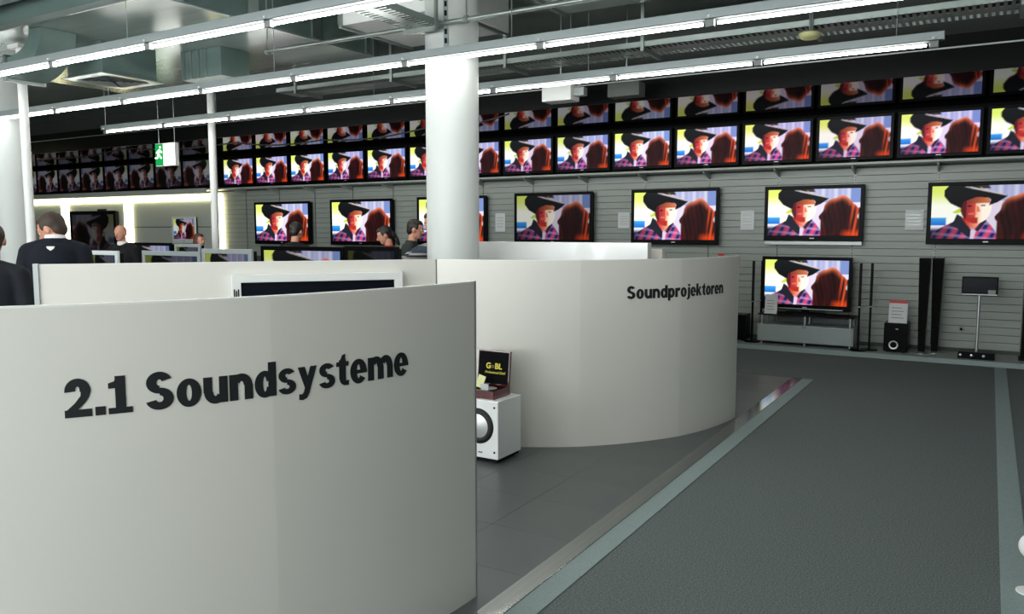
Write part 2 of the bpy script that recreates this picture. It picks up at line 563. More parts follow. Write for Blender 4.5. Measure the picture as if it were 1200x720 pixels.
# front partition
CF, RF = (-4.65, 2.81), 2.743
pf = thing('display_partition', 'curved off-white partition lettered 2.1 Soundsysteme', 'partition', (0, 0, 0))
kf = ang_of(hit_circle(318, 400, CF, RF), CF)
a_end = ang_of(hit_circle(556, 330, CF, RF), CF)
pts = arc_pts(CF, RF, R(-66), a_end, (R(-47), kf))
wall_strip('sheet', pts, 0.028, 0.0, PT - 0.006, 'partition', pf, -1)
wall_strip('top_edge', pts, 0.028, PT - 0.006, PT, 'partition_edge', pf, -1)
e = pts[-1]; t = (pts[-1] - pts[-2]).normalized()
wall_strip('end_profile', [e, e + t * 0.012], 0.030, 0.0, PT + 0.001, 'aluminium', pf, -1)
curved_text('2.1 Soundsysteme', CF, RF, ang_of(hit_circle(75, 460, CF, RF), CF), ang_of(hit_circle(479, 425, CF, RF), CF), 1.088, 0.117, pf, [R(-66), R(-47), kf, a_end])

# far partition
CB, RB = (-3.91, 6.95), 2.057
pb = thing('display_partition', 'curved off-white partition lettered Soundprojektoren', 'partition', (0, 0, 0))
sA = R(-81.5); eA = ang_of(hit_circle(866, 300, CB, RB), CB)
k1 = ang_of(hit_circle(680, 400, CB, RB), CB); k2 = ang_of(hit_circle(797, 400, CB, RB), CB)
ptsb = arc_pts(CB, RB, sA, eA, (k1, k2))
wall_strip('sheet', ptsb, 0.028, 0.0, PT - 0.006, 'partition', pb, -1)
wall_strip('top_edge', ptsb, 0.028, PT - 0.006, PT, 'partition_edge', pb, -1)
e = ptsb[-1]; t = (ptsb[-1] - ptsb[-2]).normalized()
wall_strip('end_profile', [e, e + t * 0.012], 0.030, 0.0, PT + 0.001, 'partition_edge', pb, -1)
curved_text('Soundprojektoren', CB, RB, ang_of(hit_circle(735, 345, CB, RB), CB), ang_of(hit_circle(848, 340, CB, RB), CB), 1.128, 0.098, pb, [sA, k1, k2, eA])

# straight panel closing the bay
s0 = ptsb[0]
s1 = Vector((-5.28, 2.85, 0))
pc = thing('display_partition', 'straight off-white panel with aluminium end post, behind the white framed screen', 'partition', (0, 0, 0))
dirp = (s1 - s0).normalized()
a_ = s0 + dirp * 0.012
wall_strip('sheet', [a_, s1], 0.028, 0.0, PT - 0.004, 'partition', pc, 1)
wall_strip('top_edge', [a_, s1], 0.028, PT - 0.004, PT, 'partition_edge', pc, 1)
wall_strip('joint_profile', [s0 + dirp * 0.001, s0 + dirp * 0.011], 0.03, 0.0, PT, 'aluminium', pc, 1)
nrm_p = Vector((dirp.y, -dirp.x, 0)) * -1     # towards the bay / camera
if nrm_p.dot(EYE - s0) < 0: nrm_p = -nrm_p
ep = s1 + dirp * 0.001 + nrm_p * 0.012
wall_strip('end_post', [ep, ep + dirp * 0.03], 0.05, 0.0, PT + 0.003, 'aluminium', pc, 1)

# ---- white framed screen hung on that panel
def on_panel(x, y, off):
    d = ray(x, y)
    p0 = s0 + nrm_p * off
    t = (p0 - EYE).dot(nrm_p) / d.dot(nrm_p)
    return EYE + d * t
A = on_panel(271, 322, 0.06); B = on_panel(472, 319.5, 0.06)
mid = (A + B) / 2
wW = (Vector((B.x, B.y, 0)) - Vector((A.x, A.y, 0))).length
rzp = math.atan2(-nrm_p.x * -1, -nrm_p.y) if False else math.atan2(nrm_p.x, -nrm_p.y)
wt = thing('framed_screen', 'dark screen in a wide white frame hung on the straight off-white panel', 'screen', (mid.x - nrm_p.x * 0.06, mid.y - nrm_p.y * 0.06, (A.z + B.z) / 2), rzp)
hW = 0.78
fr = MB()
fr.box(-wW / 2, wW / 2, -0.06, -0.003, -0.055, 0, 0.004)
fr.box(-wW / 2, wW / 2, -0.06, -0.003, -hW, -hW + 0.1, 0.004)
fr.box(-wW / 2, -wW / 2 + 0.062, -0.06, -0.003, -hW + 0.09, -0.05, 0.004)
fr.box(wW / 2 - 0.062, wW / 2, -0.06, -0.003, -hW + 0.09, -0.05, 0.004)
fr.build('frame', 'white_paint', wt)
MB().box(-wW / 2 + 0.05, wW / 2 - 0.05, -0.045, -0.02, -hW + 0.08, -0.045).build('screen', 'dark_screen', wt)
lb = MB()
for k in range(3): lb.box(-wW / 2 + 0.012 + k * 0.0135, -wW / 2 + 0.022 + k * 0.0135, -0.0615, -0.0595, -0.19, -0.10 - 0.01 * (k % 2))
lb.build('printed_label', 'lettering', wt)

# ---- glossy white display wall behind the far partition
dw = thing('display_wall', 'glossy white display wall rising behind the Soundprojektoren partition', 'display wall', (0, 7.4, 0))
MB().box(-4.95, -2.86, -0.05, 0.05, 0.0, 1.527, 0.004).build('sheet', 'white_gloss', dw)
MB().box(-5.0, -2.8, -0.2, 0.2, 0.0, 0.03, 0.004).build('foot', 'white_paint', dw)
dw2 = thing('display_wall', 'low pale display wall end beside the glossy white display wall', 'display wall', (0, 7.75, 0))
MB().box(-4.9, -2.84, -0.04, 0.04, 0.0, 1.46, 0.004).build('sheet', 'partition', dw2)
MB().box(-4.9, -2.8, -0.12, 0.12, 0.0, 0.03, 0.004).build('foot', 'white_paint', dw2)

# ================================================================== COLUMNS AND POLES
def column(x, y, r, label):
    c = thing('column', label, 'column', (x, y, 0))
    MB().lathe([(r, 0.0), (r, 4.5)], n=48).build('shaft', 'column_paint', c, smooth=40)
    MB().lathe([(r + 0.012, 0.0), (r + 0.012, 0.12), (r, 0.125)], n=48).build('base_ring', 'aluminium', c, smooth=40)
    return c
c1 = column(-4.64, 6.6, 0.262, 'thick round white column rising behind the off-white partitions')
sl = MB()
for k in range(12): sl.box(-0.012, 0.012, -0.004, 0.0, 3.42 + k * 0.085, 3.47 + k * 0.085)
d_ = Vector((0.0 - -4.64, -6.6, 0)).normalized()
a_c = math.atan2(d_.x, -d_.y) + R(-12)
rail = MB().box(-0.022, 0.022, -0.012, 0.0, 3.38, 4.45).build('slotted_rail', 'trunking', c1, loc=(math.sin(a_c) * 0.262, -math.cos(a_c) * 0.262, 0), rot=(0, 0, a_c))
sl.build('slot_row', 'black_matte', rail, loc=(0, -0.011, 0))
column(-12.86, 6.6, 0.262, 'round white column standing beyond the man in the logo jacket')
def pole(px, Y, r, label, top=4.5):
    p = on_y(px, 270, Y)
    c = thing('support_pole', label, 'pole', (p.x, p.y, 0))
    MB().lathe([(r, 0.0), (r, top - 0.05)], n=24).build('shaft', 'white_paint', c, smooth=40)
    MB().lathe([(r * 1.8, 0.0), (r * 1.8, 0.02)], n=24).build('base_plate', 'white_paint', c, smooth=40)
    MB().box(-0.12, 0.12, -0.09, 0.09, top - 0.05, top, 0.005).build('head_plate', 'white_paint', c)
    return c
pole(36, 5.4, 0.052, 'slim white support pole behind the man in the logo jacket', 3.868)
pole(252.5, 8.75, 0.06, 'slim white support pole at the end of the bright televisions')

# ================================================================== SUBWOOFER AND CASE
sw = thing('subwoofer', 'white cube subwoofer with round driver, on the vinyl floor', 'speaker', (-2.885, 4.63, 0.0075))
SW, SD, SH = 0.39, 0.32, 0.45
MB().box(-SW, 0, 0, SD, 0.035, SH, 0.006).build('cabinet', 'white_gloss', sw)
MB().box(-SW + 0.015, -0.015, 0.02, SD - 0.01, 0.012, 0.036).build('plinth', 'black_matte', sw)
for fx in (-SW + 0.05, -0.05):
    for fy in (0.05, SD - 0.05):
        MB().lathe([(0.02, 0.0), (0.022, 0.014)], (fx, fy, 0), n=12).build('foot', 'rubber', sw)
dcx, dcz = -0.165, 0.262
MB().lathe([(0.085, -0.002), (0.088, -0.014), (0.100, -0.018), (0.122, -0.012), (0.128, 0.0), (0.10, 0.0)], (dcx, 0, dcz), n=40, axis='Y').build('driver_surround', 'rubber', sw, smooth=50)
MB().lathe([(0.088, -0.003), (0.06, -0.008), (0.035, -0.013), (0.01, -0.015), (0.001, -0.0152)], (dcx, 0, dcz), n=40, axis='Y').build('driver_cone', 'cone_metal', sw, smooth=50)
for fx in (-0.03, -SW + 0.03):
    for fz in (0.085, SH - 0.045):
        MB().lathe([(0.0075, 0.001), (0.0075, -0.004), (0.004, -0.006)], (fx, 0, fz), n=12, axis='Y').build('grille_peg', 'black_matte', sw)
MB().box(-0.165, -0.13, -0.0015, 0.001, 0.07, 0.078).build('badge', 'lettering', sw)

cs = thing('presentation_case', 'open mahogany case with black lid lining, on the white subwoofer', 'case', (-2.945, 4.665, 0.0075 + SH))
CW, CD, CH = 0.27, 0.23, 0.062
b = MB()
b.box(-CW, 0, 0, CD, 0.0, 0.01)
b.box(-CW, 0, 0, 0.012, 0.01, CH, 0.002); b.box(-CW, 0, CD - 0.012, CD, 0.01, CH, 0.002)
b.box(-CW, -CW + 0.012, 0.012, CD - 0.012, 0.01, CH); b.box(-0.012, 0, 0.012, CD - 0.012, 0.01, CH)
b.build('tray', 'mahogany', cs)
MB().box(-CW + 0.012, -0.012, 0.012, CD - 0.012, 0.04, 0.05).build('tray_lining', 'velvet', cs)
lidM = Matrix.Translation((0, CD, CH)) @ Matrix.Rotation(R(-6), 4, 'X')
LH = 0.25
lid = MB().box(-CW, 0, -0.026, 0.0, 0.0, LH, 0.002, M=lidM).build('lid', 'mahogany', cs)
MB().box(-CW + 0.008, -0.008, -0.030, -0.026, 0.008, LH - 0.008, M=lidM).build('lid_lining', 'velvet', lid)
def flat_text(txt, size, M, material, parent, offset=0.0, shear=0.0, align='CENTER'):
    me = text_mesh(txt, size, offset, 0.0004, shear, align)
    me.transform(M)
    me.materials.append(MATS[material])
    return link('lettering', me, parent)
stand_up = Matrix.Rotation(R(90), 4, 'X')
base = lidM @ Matrix.Translation((-CW / 2 + 0.012, -0.0306, 0.118)) @ stand_up
flat_text('G', 0.058, base @ Matrix.Translation((-0.053, 0, 0)), 'gold_print', lid, 0.0016)
flat_text('o', 0.046, base @ Matrix.Translation((-0.017, 0.004, 0)), 'gold_dim', lid, 0.0006)
flat_text('BL', 0.058, base @ Matrix.Translation((0.032, 0, 0)), 'gold_print', lid, 0.0016)
flat_text('Professional Gold', 0.024, base @ Matrix.Translation((0.004, -0.036, 0)), 'gold_print', lid, 0.0003, 0.35)
cd = Matrix.Translation((-0.19, 0.1, 0.058)) @ Matrix.Rotation(R(14), 4, 'Y') @ Matrix.Rotation(R(-14), 4, 'X')
tag(MB().box(-0.03, 0.03, 0, 0.003, 0.0, 0.09, M=cd).build('price_card', 'cream_card', loc=(-2.945, 4.665, 0.0075 + SH)), 'cream card leaning in the open mahogany case', 'card')
tag(MB().box(-0.145, -0.08, 0.06, 0.063, 0.0505, 0.096).build('price_card', 'paper', loc=(-2.945, 4.665, 0.0075 + SH)), 'small white card standing in the open mahogany case', 'card')
tag(MB().lathe([(0.05, 0.0), (0.055, 0.006), (0.04, 0.012), (0.01, 0.014)], (-3.05, 4.78, 0.0075 + SH + 0.0505), n=28).build('cable_coil', 'silver_plastic', smooth=40), 'pale coiled cable lying in the open mahogany case', 'cable')

# ================================================================== THE PICTURE ON THE SCREENS
def inpoly(u, v, poly):
    x = np.array([p[0] for p in poly]); y = np.array([p[1] for p in poly])
    inside = np.zeros_like(u, dtype=bool)
    j = len(poly) - 1
    for i in range(len(poly)):
        cond = ((y[i] > v) != (y[j] > v))
        xi = (x[j] - x[i]) * (v - y[i]) / ((y[j] - y[i]) if abs(y[j] - y[i]) > 1e-9 else 1e-9) + x[i]
        inside ^= cond & (u < xi)
        j = i
    return inside
def picture(u, v):
    n = u.shape
    c = np.zeros(n + (3,))
    def put(mask, col):
        c[mask] = np.array(col, float) if not hasattr(col, 'shape') or col.ndim == 1 else col[mask]
    def mixc(a, b, w):
        w = np.clip(w, 0, 1)[..., None]
        return np.array(a, float) * (1 - w) + np.array(b, float) * w
    # backdrop
    put(np.ones(n, bool), mixc((222, 238, 110), (250, 253, 240), (v - 0.12) / 0.25))
    rt = mixc((205, 204, 226), (150, 158, 205), 0.5 + 0.5 * np.sin(u * 70) * np.sin(u * 23))
    put(u > 0.44, rt)
    put((u > 0.9) & (v < 0.3), (120, 140, 195))
    put((u > 0.48) & (v > 0.3), (222, 212, 230))
    put((u < 0.14) & (v > 0.6) & (v < 0.74), mixc((60, 165, 235), (30, 110, 200), (v - 0.6) / 0.14))
    put((u < 0.2) & (v >= 0.74), mixc((225, 225, 235), (20, 25, 60), (v - 0.78) / 0.08))
    put(inpoly(u, v, [(0.19, 0.5), (0.26, 0.42), (0.3, 0.5), (0.22, 0.52)]), (196, 214, 60))
    # plaid shirt
    shirt = inpoly(u, v, [(0.0, 1.02), (0.02, 0.88), (0.1, 0.78), (0.2, 0.68), (0.27, 0.58), (0.38, 0.84), (0.47, 0.62), (0.53, 0.72), (0.58, 0.86), (0.6, 1.02)])
    pu = np.sin((u + 0.25 * v) * 62); pv = np.sin((v - 0.2 * u) * 44)
    pl = mixc((72, 68, 150), (216, 70, 110), 0.5 + 0.9 * pu * 0.6)
    pl = pl * (1 - np.clip(pv, 0, 1)[..., None] * 0.45) + np.array((235, 205, 235.)) * (np.clip(pv, 0, 1)[..., None] * 0.45)
    pl = np.where(((pu < -0.6) & (pv < 0.2))[..., None], np.array((28, 32, 84.)), pl)
    pl = pl * (0.55 + 0.45 * np.clip((u - 0.03) / 0.4, 0, 1))[..., None]
    put(shirt, pl)
    put(inpoly(u, v, [(0.19, 0.76), (0.235, 0.53), (0.28, 0.58), (0.375, 0.86), (0.35, 0.98), (0.24, 0.8)]), (30, 34, 46))
    put(inpoly(u, v, [(0.40, 0.84), (0.475, 0.6), (0.5, 0.66), (0.43, 0.86)]), (38, 36, 52))
    put(inpoly(u, v, [(0.365, 0.84), (0.385, 0.8), (0.41, 0.85), (0.39, 1.02), (0.36, 1.02)]), (214, 200, 225))
    # neck and face
    neck = inpoly(u, v, [(0.28, 0.6), (0.46, 0.58), (0.45, 0.68), (0.385, 0.83), (0.33, 0.74)])
    put(neck, mixc((190, 40, 30), (255, 190, 150), (u - 0.3) / 0.14))
    face = (((u - 0.4) / 0.135) ** 2 + ((v - 0.42) / 0.29) ** 2 < 1)
    fc = mixc((120, 30, 44), (205, 70, 60), (u - 0.27) / 0.12)
    fc = np.where((u > 0.40)[..., None], mixc((250, 190, 150), (255, 245, 228), (u - 0.4) / 0.06), fc)
    put(face, fc)
    put(face & (v < 0.33), mixc((120, 45, 40), (205, 115, 70), (u - 0.3) / 0.2))
    put(((u - 0.462) / 0.022) ** 2 + ((v - 0.375) / 0.016) ** 2 < 1, (120, 66, 58))
    put(((u - 0.345) / 0.022) ** 2 + ((v - 0.385) / 0.016) ** 2 < 1, (70, 18, 26))
    put(inpoly(u, v, [(0.405, 0.38), (0.425, 0.40), (0.44, 0.49), (0.405, 0.5)]), (226, 120, 96))
    put(face & (v > 0.6) & (u < 0.42), (176, 44, 38))
    put(face & (u < 0.315), (88, 24, 34))
    put(((u - 0.37) / 0.04) ** 2 + ((v - 0.53) / 0.02) ** 2 < 1, (225, 100, 90))
    # hat
    hat = inpoly(u, v, [(0.16, -0.02), (0.115, 0.08), (0.115, 0.2), (0.17, 0.33), (0.27, 0.43), (0.29, 0.3), (0.4, 0.22), (0.5, 0.23), (0.53, 0.27), (0.51, 0.38), (0.585, 0.32), (0.64, 0.25), (0.67, 0.2), (0.6, 0.155), (0.5, 0.09), (0.44, 0.06), (0.4, -0.02)])
    put(hat, mixc((20, 24, 26), (12, 13, 15), v * 2))
    put(inpoly(u, v, [(0.29, 0.02), (0.36, 0.03), (0.5, 0.09), (0.66, 0.185), (0.66, 0.2), (0.5, 0.125), (0.36, 0.06)]), (200, 190, 190))
    put(inpoly(u, v, [(0.36, -0.02), (0.5, -0.02), (0.52, 0.06), (0.46, 0.06)]), (60, 48, 50))
    # hair of the woman seen from behind
    hx = (u - 0.79 + 0.012 * np.sin(v * 23)) / (0.205 + 0.012 * np.sin(v * 17 + u * 8)); hy = (v - 0.66) / (0.5 + 0.02 * np.sin(u * 40))
    rad = hx ** 2 + hy ** 2
    hair = (rad < 1) | ((v > 0.66) & (u > 0.585) & (u < 0.99))
    st = np.sin(u * 95 + 4 * v + 3 * np.sin(v * 5 + u * 9)) * np.sin(u * 41 + 1.3 - 5 * v)
    hc = mixc((26, 10, 12), (84, 24, 22), (0.5 + 0.5 * st) * (0.35 + 0.65 * np.clip(rad, 0, 1)))
    rim = np.clip((rad - 0.5) / 0.4, 0, 1) * np.clip(0.55 - v, 0, 0.4) / 0.4
    hc = hc * (1 - rim[..., None]) + np.array((236, 128, 88.)) * rim[..., None]
    rr_ = np.clip((u - 0.87) / 0.06, 0, 1) * (0.5 + 0.5 * np.sin(u * 120 + 9 * v))
    hc = hc * (1 - 0.8 * rr_[..., None]) + np.array((240, 92, 40.)) * (0.8 * rr_[..., None])
    lo = np.clip((v - 0.84) / 0.1, 0, 1) * np.clip((u - 0.78) / 0.08, 0, 1)
    hc = hc * (1 - 0.7 * lo[..., None]) + np.array((235, 70, 20.)) * (0.7 * lo[..., None])
    put(hair, hc)
    put((u >= 0.985) & (v > 0.4), (40, 18, 20))
    c = np.clip(c, 0, 255) / 255.0
    return np.where(c <= 0.04045, c / 12.92, ((c + 0.055) / 1.055) ** 2.4)
def screen_mesh(name, nu, nv, mirror=False, dim=1.0, vmax=1.0):
    gu, gv = np.meshgrid(np.linspace(0, 1, nu + 1), np.linspace(0, 1, nv + 1))
    # soften: average of a few taps
    acc = 0
    for du, dv in ((-.25, -.25), (.25, -.25), (-.25, .25), (.25, .25)):
        pu = np.clip(gu + du / nu, 0, 1); pv = np.clip(gv + dv / nv, 0, 1)
        acc = acc + picture(1 - pu if mirror else pu, pv)
    rgb = acc / 4
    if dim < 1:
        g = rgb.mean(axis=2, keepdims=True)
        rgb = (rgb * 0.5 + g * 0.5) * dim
    verts = np.stack([gu.ravel() - 0.5, np.zeros(gu.size), 0.5 - gv.ravel()], 1)
    idx = np.arange(gu.size).reshape(gu.shape)
    faces = np.stack([idx[1:, :-1].ravel(), idx[1:, 1:].ravel(), idx[:-1, 1:].ravel(), idx[:-1, :-1].ravel()], 1)
    me = bpy.data.meshes.new(name)
    me.from_pydata(verts.tolist(), [], faces.tolist())
    at = me.color_attributes.new('picture', 'FLOAT_COLOR', 'POINT')
    at.data.foreach_set('color', np.concatenate([rgb.reshape(-1, 3), np.ones((gu.size, 1))], 1).astype(np.float32).ravel())
    me.materials.append(MATS['screen_picture'])
    return me
PIC_BIG = screen_mesh('screen', 128, 72)
PIC_SMALL = screen_mesh('screen', 80, 45)
PIC_DIM = screen_mesh('screen', 56, 32, True, 0.10)  # mirrored and dimmed copy: a reflection put into the screen colours

# ================================================================== TELEVISIONS
def make_tv(label, group, w, h, dep, bez, bot, pic, cat='television', name='television', frame='black_plastic', stand=None, bracket=False, bar=None, bright=1.0):
    """origin: bottom centre of the casing (or foot) on the back plane, facing -Y"""
    t = thing(name, label, cat, group=group)
    z0 = stand or 0.0
    fr = MB()
    fr.box(-w / 2, w / 2, -dep, -dep + 0.03, z0 + h - bez, z0 + h, 0.004)
    fr.box(-w / 2, w / 2, -dep, -dep + 0.03, z0, z0 + bot, 0.004)
    fr.box(-w / 2, -w / 2 + bez, -dep, -dep + 0.03, z0 + bot - 0.005, z0 + h - bez + 0.005, 0.004)
    fr.box(w / 2 - bez, w / 2, -dep, -dep + 0.03, z0 + bot - 0.005, z0 + h - bez + 0.005, 0.004)
    fo = fr.build('frame', frame, t)
    MB().box(-0.03, 0.03, -dep - 0.001, -dep, z0 + bot * 0.4, z0 + bot * 0.6).build('badge', 'silver_plastic', fo)
    MB().box(-w / 2 + 0.02, w / 2 - 0.02, -dep + 0.028, -0.02, z0 + 0.02, z0 + h - 0.02, 0.012).build('back_shell', 'black_matte', t)
    s = link('screen', pic, t, (0, -dep + 0.008, z0 + (bot + h - bez) / 2))
    s.scale = (w - 2 * bez + 0.004, 1, h - bez - bot + 0.004)
    s.color = (bright, bright, bright, 1)
    if stand:
        nk = MB().box(-0.05, 0.05, -dep + 0.03, -dep + 0.07, 0.01, z0 + 0.06, 0.004).build('stand_neck', 'black_plastic', t)
        MB().box(-w * 0.22, w * 0.22, -dep - 0.09, -dep + 0.15, 0.0, 0.014, 0.005).build('stand_base', 'black_plastic', t)
    if bracket:
        MB().box(-0.2, 0.2, -0.022, 0.0, z0 + h * 0.3, z0 + h * 0.7).build('wall_bracket', 'upright_metal', t)
    if bar:
        MB().box(-w / 2 + 0.01, w / 2 - 0.01, -dep + 0.01, -dep + 0.07, z0 - bar, z0 - 0.004, 0.008).build('speaker_bar', 'silver_plastic', t)
    return t

# upper row on the shelf
proto = make_tv('flat television standing on the long pale wall shelf, playing the cowboy film', 'televisions on the pale high shelf', 0.975, 0.60, 0.10, 0.04, 0.045, PIC_SMALL, stand=0.05)
for k in range(-1, 14):
    o = proto if k == -1 else copy_tree(proto)
    o.location = (-0.63 - 1.02 * k, 11.88, 2.55)
    br_ = random.uniform(0.82, 1.1)
    for ch in o.children:
        if ch.name.startswith('screen'): ch.color = (br_ * random.uniform(.94, 1.04), br_ * random.uniform(.9, 1.0), br_ * random.uniform(.98, 1.1), 1)
# dim mirrored row standing in for a reflection of the bright televisions
pd = make_tv('dim television standing in for a mirror reflection, on the dark shelf above the warm light cove', 'dim televisions standing in for a reflection', 0.95, 0.60, 0.10, 0.025, 0.04, PIC_DIM, stand=0.05)
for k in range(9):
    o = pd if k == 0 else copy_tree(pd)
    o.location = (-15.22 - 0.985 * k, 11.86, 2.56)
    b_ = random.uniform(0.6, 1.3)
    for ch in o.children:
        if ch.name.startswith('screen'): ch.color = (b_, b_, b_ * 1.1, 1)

# big televisions hung on the slat wall
big = [(-12.68, 1.62, 1.36, 2.24, 1.0, None, 'large wall television next to the corner with the slim white pole'),
       (-10.52, 1.58, 1.36, 2.25, 1.0, None, 'large wall television behind the dark-haired woman in red'),
       (-8.38, 1.52, 1.38, 2.26, 1.0, None, 'large wall television partly behind the thick white column'),
       (-6.3, 1.48, 1.42, 2.28, 0.42, None, 'large wall television with a duller picture, above the glossy white display wall'),
       (-4.19, 1.40, 1.43, 2.285, 1.0, None, 'large wall television above the Soundprojektoren partition'),
       (-2.16, 1.33, 1.50, 2.275, 1.0, 0.06, 'large wall television with silver speaker bar, above the television on the bench'),
       (-0.05, 1.36, 1.465, 2.27, 0.8, None, 'large wall television above the small dark monitor on a pole')]
for x, w, z0, z1, b_, bar, lb_ in big:
    t = make_tv(lb_, 'large televisions on the slat wall', w, z1 - z0, 0.13, 0.05, 0.075, PIC_BIG, bracket=True, bar=bar, bright=b_)
    t.location = (x, WALL_Y - 0.034, z0)

# in front of the grey panels
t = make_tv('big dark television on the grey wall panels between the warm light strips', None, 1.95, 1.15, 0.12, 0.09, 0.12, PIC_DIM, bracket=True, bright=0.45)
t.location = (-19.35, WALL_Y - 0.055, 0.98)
t = make_tv('small pale framed television on the grey wall panels', None, 0.82, 0.60, 0.10, 0.05, 0.09, PIC_SMALL, frame='pale_plastic', bracket=True, bright=0.45)
t.location = (-15.85, WALL_Y - 0.055, 1.36)
v = tag(MB().box(-0.18, 0.18, -0.02, 0, -0.06, 0.06, 0.004).build('vent_grille', 'black_matte', loc=(-19.1, WALL_Y - 0.052, 2.12)), 'small black vent grille on the grey wall panel', 'vent')

# ================================================================== WALL PRODUCTS ON THE PLATFORM
PZ = 0.0555
# bench with television
bn = thing('tv_bench', 'grey lacquered television bench with glass top on steel posts', 'bench', (-2.13, 11.36, PZ))
MB().box(-0.63, 0.63, 0.0, 0.42, 0.045, 0.285, 0.006).build('body', 'grey_lacquer', bn)
MB().box(-0.61, 0.61, -0.012, 0.0, 0.055, 0.275, 0.004).build('flap', 'grey_lacquer', bn)
MB().box(-0.03, 0.03, -0.018, -0.011, 0.262, 0.27).build('grip', 'black_matte', bn)
MB().box(-0.63, 0.63, 0.0, 0.42, 0.415, 0.43, 0.003).build('glass_top', 'black_plastic', bn)
for x in (-0.58, 0.0, 0.58):
    MB().tube((x, 0.04, 0.28), (x, 0.04, 0.418), 0.018, n=16).build('post', 'aluminium', bn, smooth=40)
    MB().tube((x, 0.36, 0.28), (x, 0.36, 0.418), 0.018, n=16).build('post', 'aluminium', bn, smooth=40)
    MB().tube((x, 0.06, 0.0), (x, 0.06, 0.05), 0.015, n=12).build('foot', 'aluminium', bn, smooth=40)
    MB().tube((x, 0.36, 0.0), (x, 0.36, 0.05), 0.015, n=12).build('foot', 'aluminium', bn, smooth=40)
t = make_tv('television with silver lower edge standing on the grey bench', None, 1.20, 0.745, 0.13, 0.045, 0.075, PIC_BIG, stand=0.05)
t.location = (-2.18, 11.74, PZ + 0.43)
MB().box(-0.5, 0.5, -0.136, -0.13, 0.062, 0.075).build('silver_edge', 'silver_plastic', t)
def price_card(loc, w, h, label, tilt=-12, holder=True, red=False, rz=0):
    c = thing('price_card', label, 'card', loc, rz)
    M = Matrix.Rotation(R(tilt), 4, 'X')
    s = MB().box(-w / 2, w / 2, 0, 0.004, 0.004, h, M=M).build('sheet', 'paper', c)
    if red: MB().box(-w / 2, w / 2, -0.002, 0.0, h * 0.88, h, M=M).build('header', 'red_print', s)
    ln = MB()
    for k in range(4): ln.box(-w * 0.36, w * (0.3 - 0.1 * (k % 2)), -0.0015, 0.0, h * (0.2 + 0.15 * k), h * (0.24 + 0.15 * k), M=M)
    ln.build('printed_lines', 'holder', s)
    if holder: MB().box(-w / 2, w / 2, -0.02, 0.05, 0.0, 0.006).build('holder_foot', 'pale_plastic', c)
    return c
price_card((-2.6, 11.42, PZ + 0.43), 0.17, 0.27, 'white price card leaning at the edge of the bench television')
# thin satellite speakers
def rod_speaker(x, y, h, label):
    t = thing('column_speaker', label, 'speaker', (x, y, PZ), group='very slim black column speakers beside the bench')
    MB().lathe([(0.11, 0.0), (0.11, 0.01), (0.1, 0.014)], n=24).build('base', 'black_plastic', t, smooth=40)
    MB().box(-0.013, 0.013, -0.015, 0.015, 0.012, h * 0.5, 0.004).build('stem', 'black_plastic', t)
    MB().box(-0.016, 0.016, -0.018, 0.018, h * 0.5 + 0.006, h, 0.005).build('driver_column', 'black_matte', t)
    MB().box(-0.0135, 0.0135, -0.016, 0.016, h * 0.5, h * 0.5 + 0.006).build('ring', 'aluminium', t)
rs = 'very slim black column speaker standing between the grey bench and a black subwoofer'
for x, y in ((-2.87, 11.5), (-2.80, 11.72), (-1.44, 11.36), (-1.32, 11.5)): rod_speaker(x, y, 1.16, rs)
def black_sub(x, y, w, d, h, label, port=True):
    t = thing('subwoofer', label, 'speaker', (x, y, PZ))
    MB().box(-w / 2, w / 2, 0, d, 0.015, h, 0.006).build('cabinet', 'black_plastic', t)
    for fx in (-w / 2 + 0.04, w / 2 - 0.04):
        for fy in (0.04, d - 0.04): MB().tube((fx, fy, 0), (fx, fy, 0.018), 0.018).build('foot', 'rubber', t)
    if port:
        MB().lathe([(0.038, 0.01), (0.04, -0.003), (0.056, -0.004), (0.058, 0.003)], (-0.02, 0, 0.1), n=28, axis='Y').build('port_ring', 'aluminium', t, smooth=50)
        MB().box(0.0, 0.03, -0.002, 0.002, h - 0.08, h - 0.07).build('badge', 'silver_plastic', t)
black_sub(-1.0, 11.42, 0.28, 0.36, 0.385, 'black subwoofer with round port under the upright price card')
black_sub(-3.12, 11.5, 0.3, 0.3, 0.38, 'black subwoofer half hidden by the end of the Soundprojektoren partition', False)
price_card((-0.99, 11.5, PZ + 0.386), 0.22, 0.29, 'white price card with red top on the black subwoofer', -8, True, True)
# tall tapered tower speakers
def tower(x, y):
    t = thing('tower_speaker', 'tall tapered black tower speaker beside the black subwoofer with price card', 'speaker', (x, y, PZ), group='pair of tapered tower speakers')
    rings = []
    for z, w, d in ((0.03, 0.075, 0.10), (0.6, 0.105, 0.12), (1.24, 0.135, 0.13)):
        rings.append([Vector((-w / 2, -d, z)), Vector((w / 2, -d, z)), Vector((w / 2, 0, z)), Vector((-w / 2, 0, z))])
    MB().loft(rings).build('cabinet', 'black_plastic', t)
    rings = []
    for z, w, d in ((0.06, 0.062, 0.102), (0.6, 0.092, 0.124), (1.22, 0.12, 0.134)):
        rings.append([Vector((-w / 2, -d - 0.003, z)), Vector((w / 2, -d - 0.003, z)), Vector((w / 2, -d + 0.01, z)), Vector((-w / 2, -d + 0.01, z))])
    MB().loft(rings).build('grille_cloth', 'black_fabric', t)
    MB().lathe([(0.075, 0.0), (0.075, 0.008), (0.05, 0.014), (0.03, 0.035)], (0, -0.05, 0), n=28).build('foot', 'aluminium', t, smooth=40)
tower(-0.70, 11.58); tower(-0.555, 11.68)
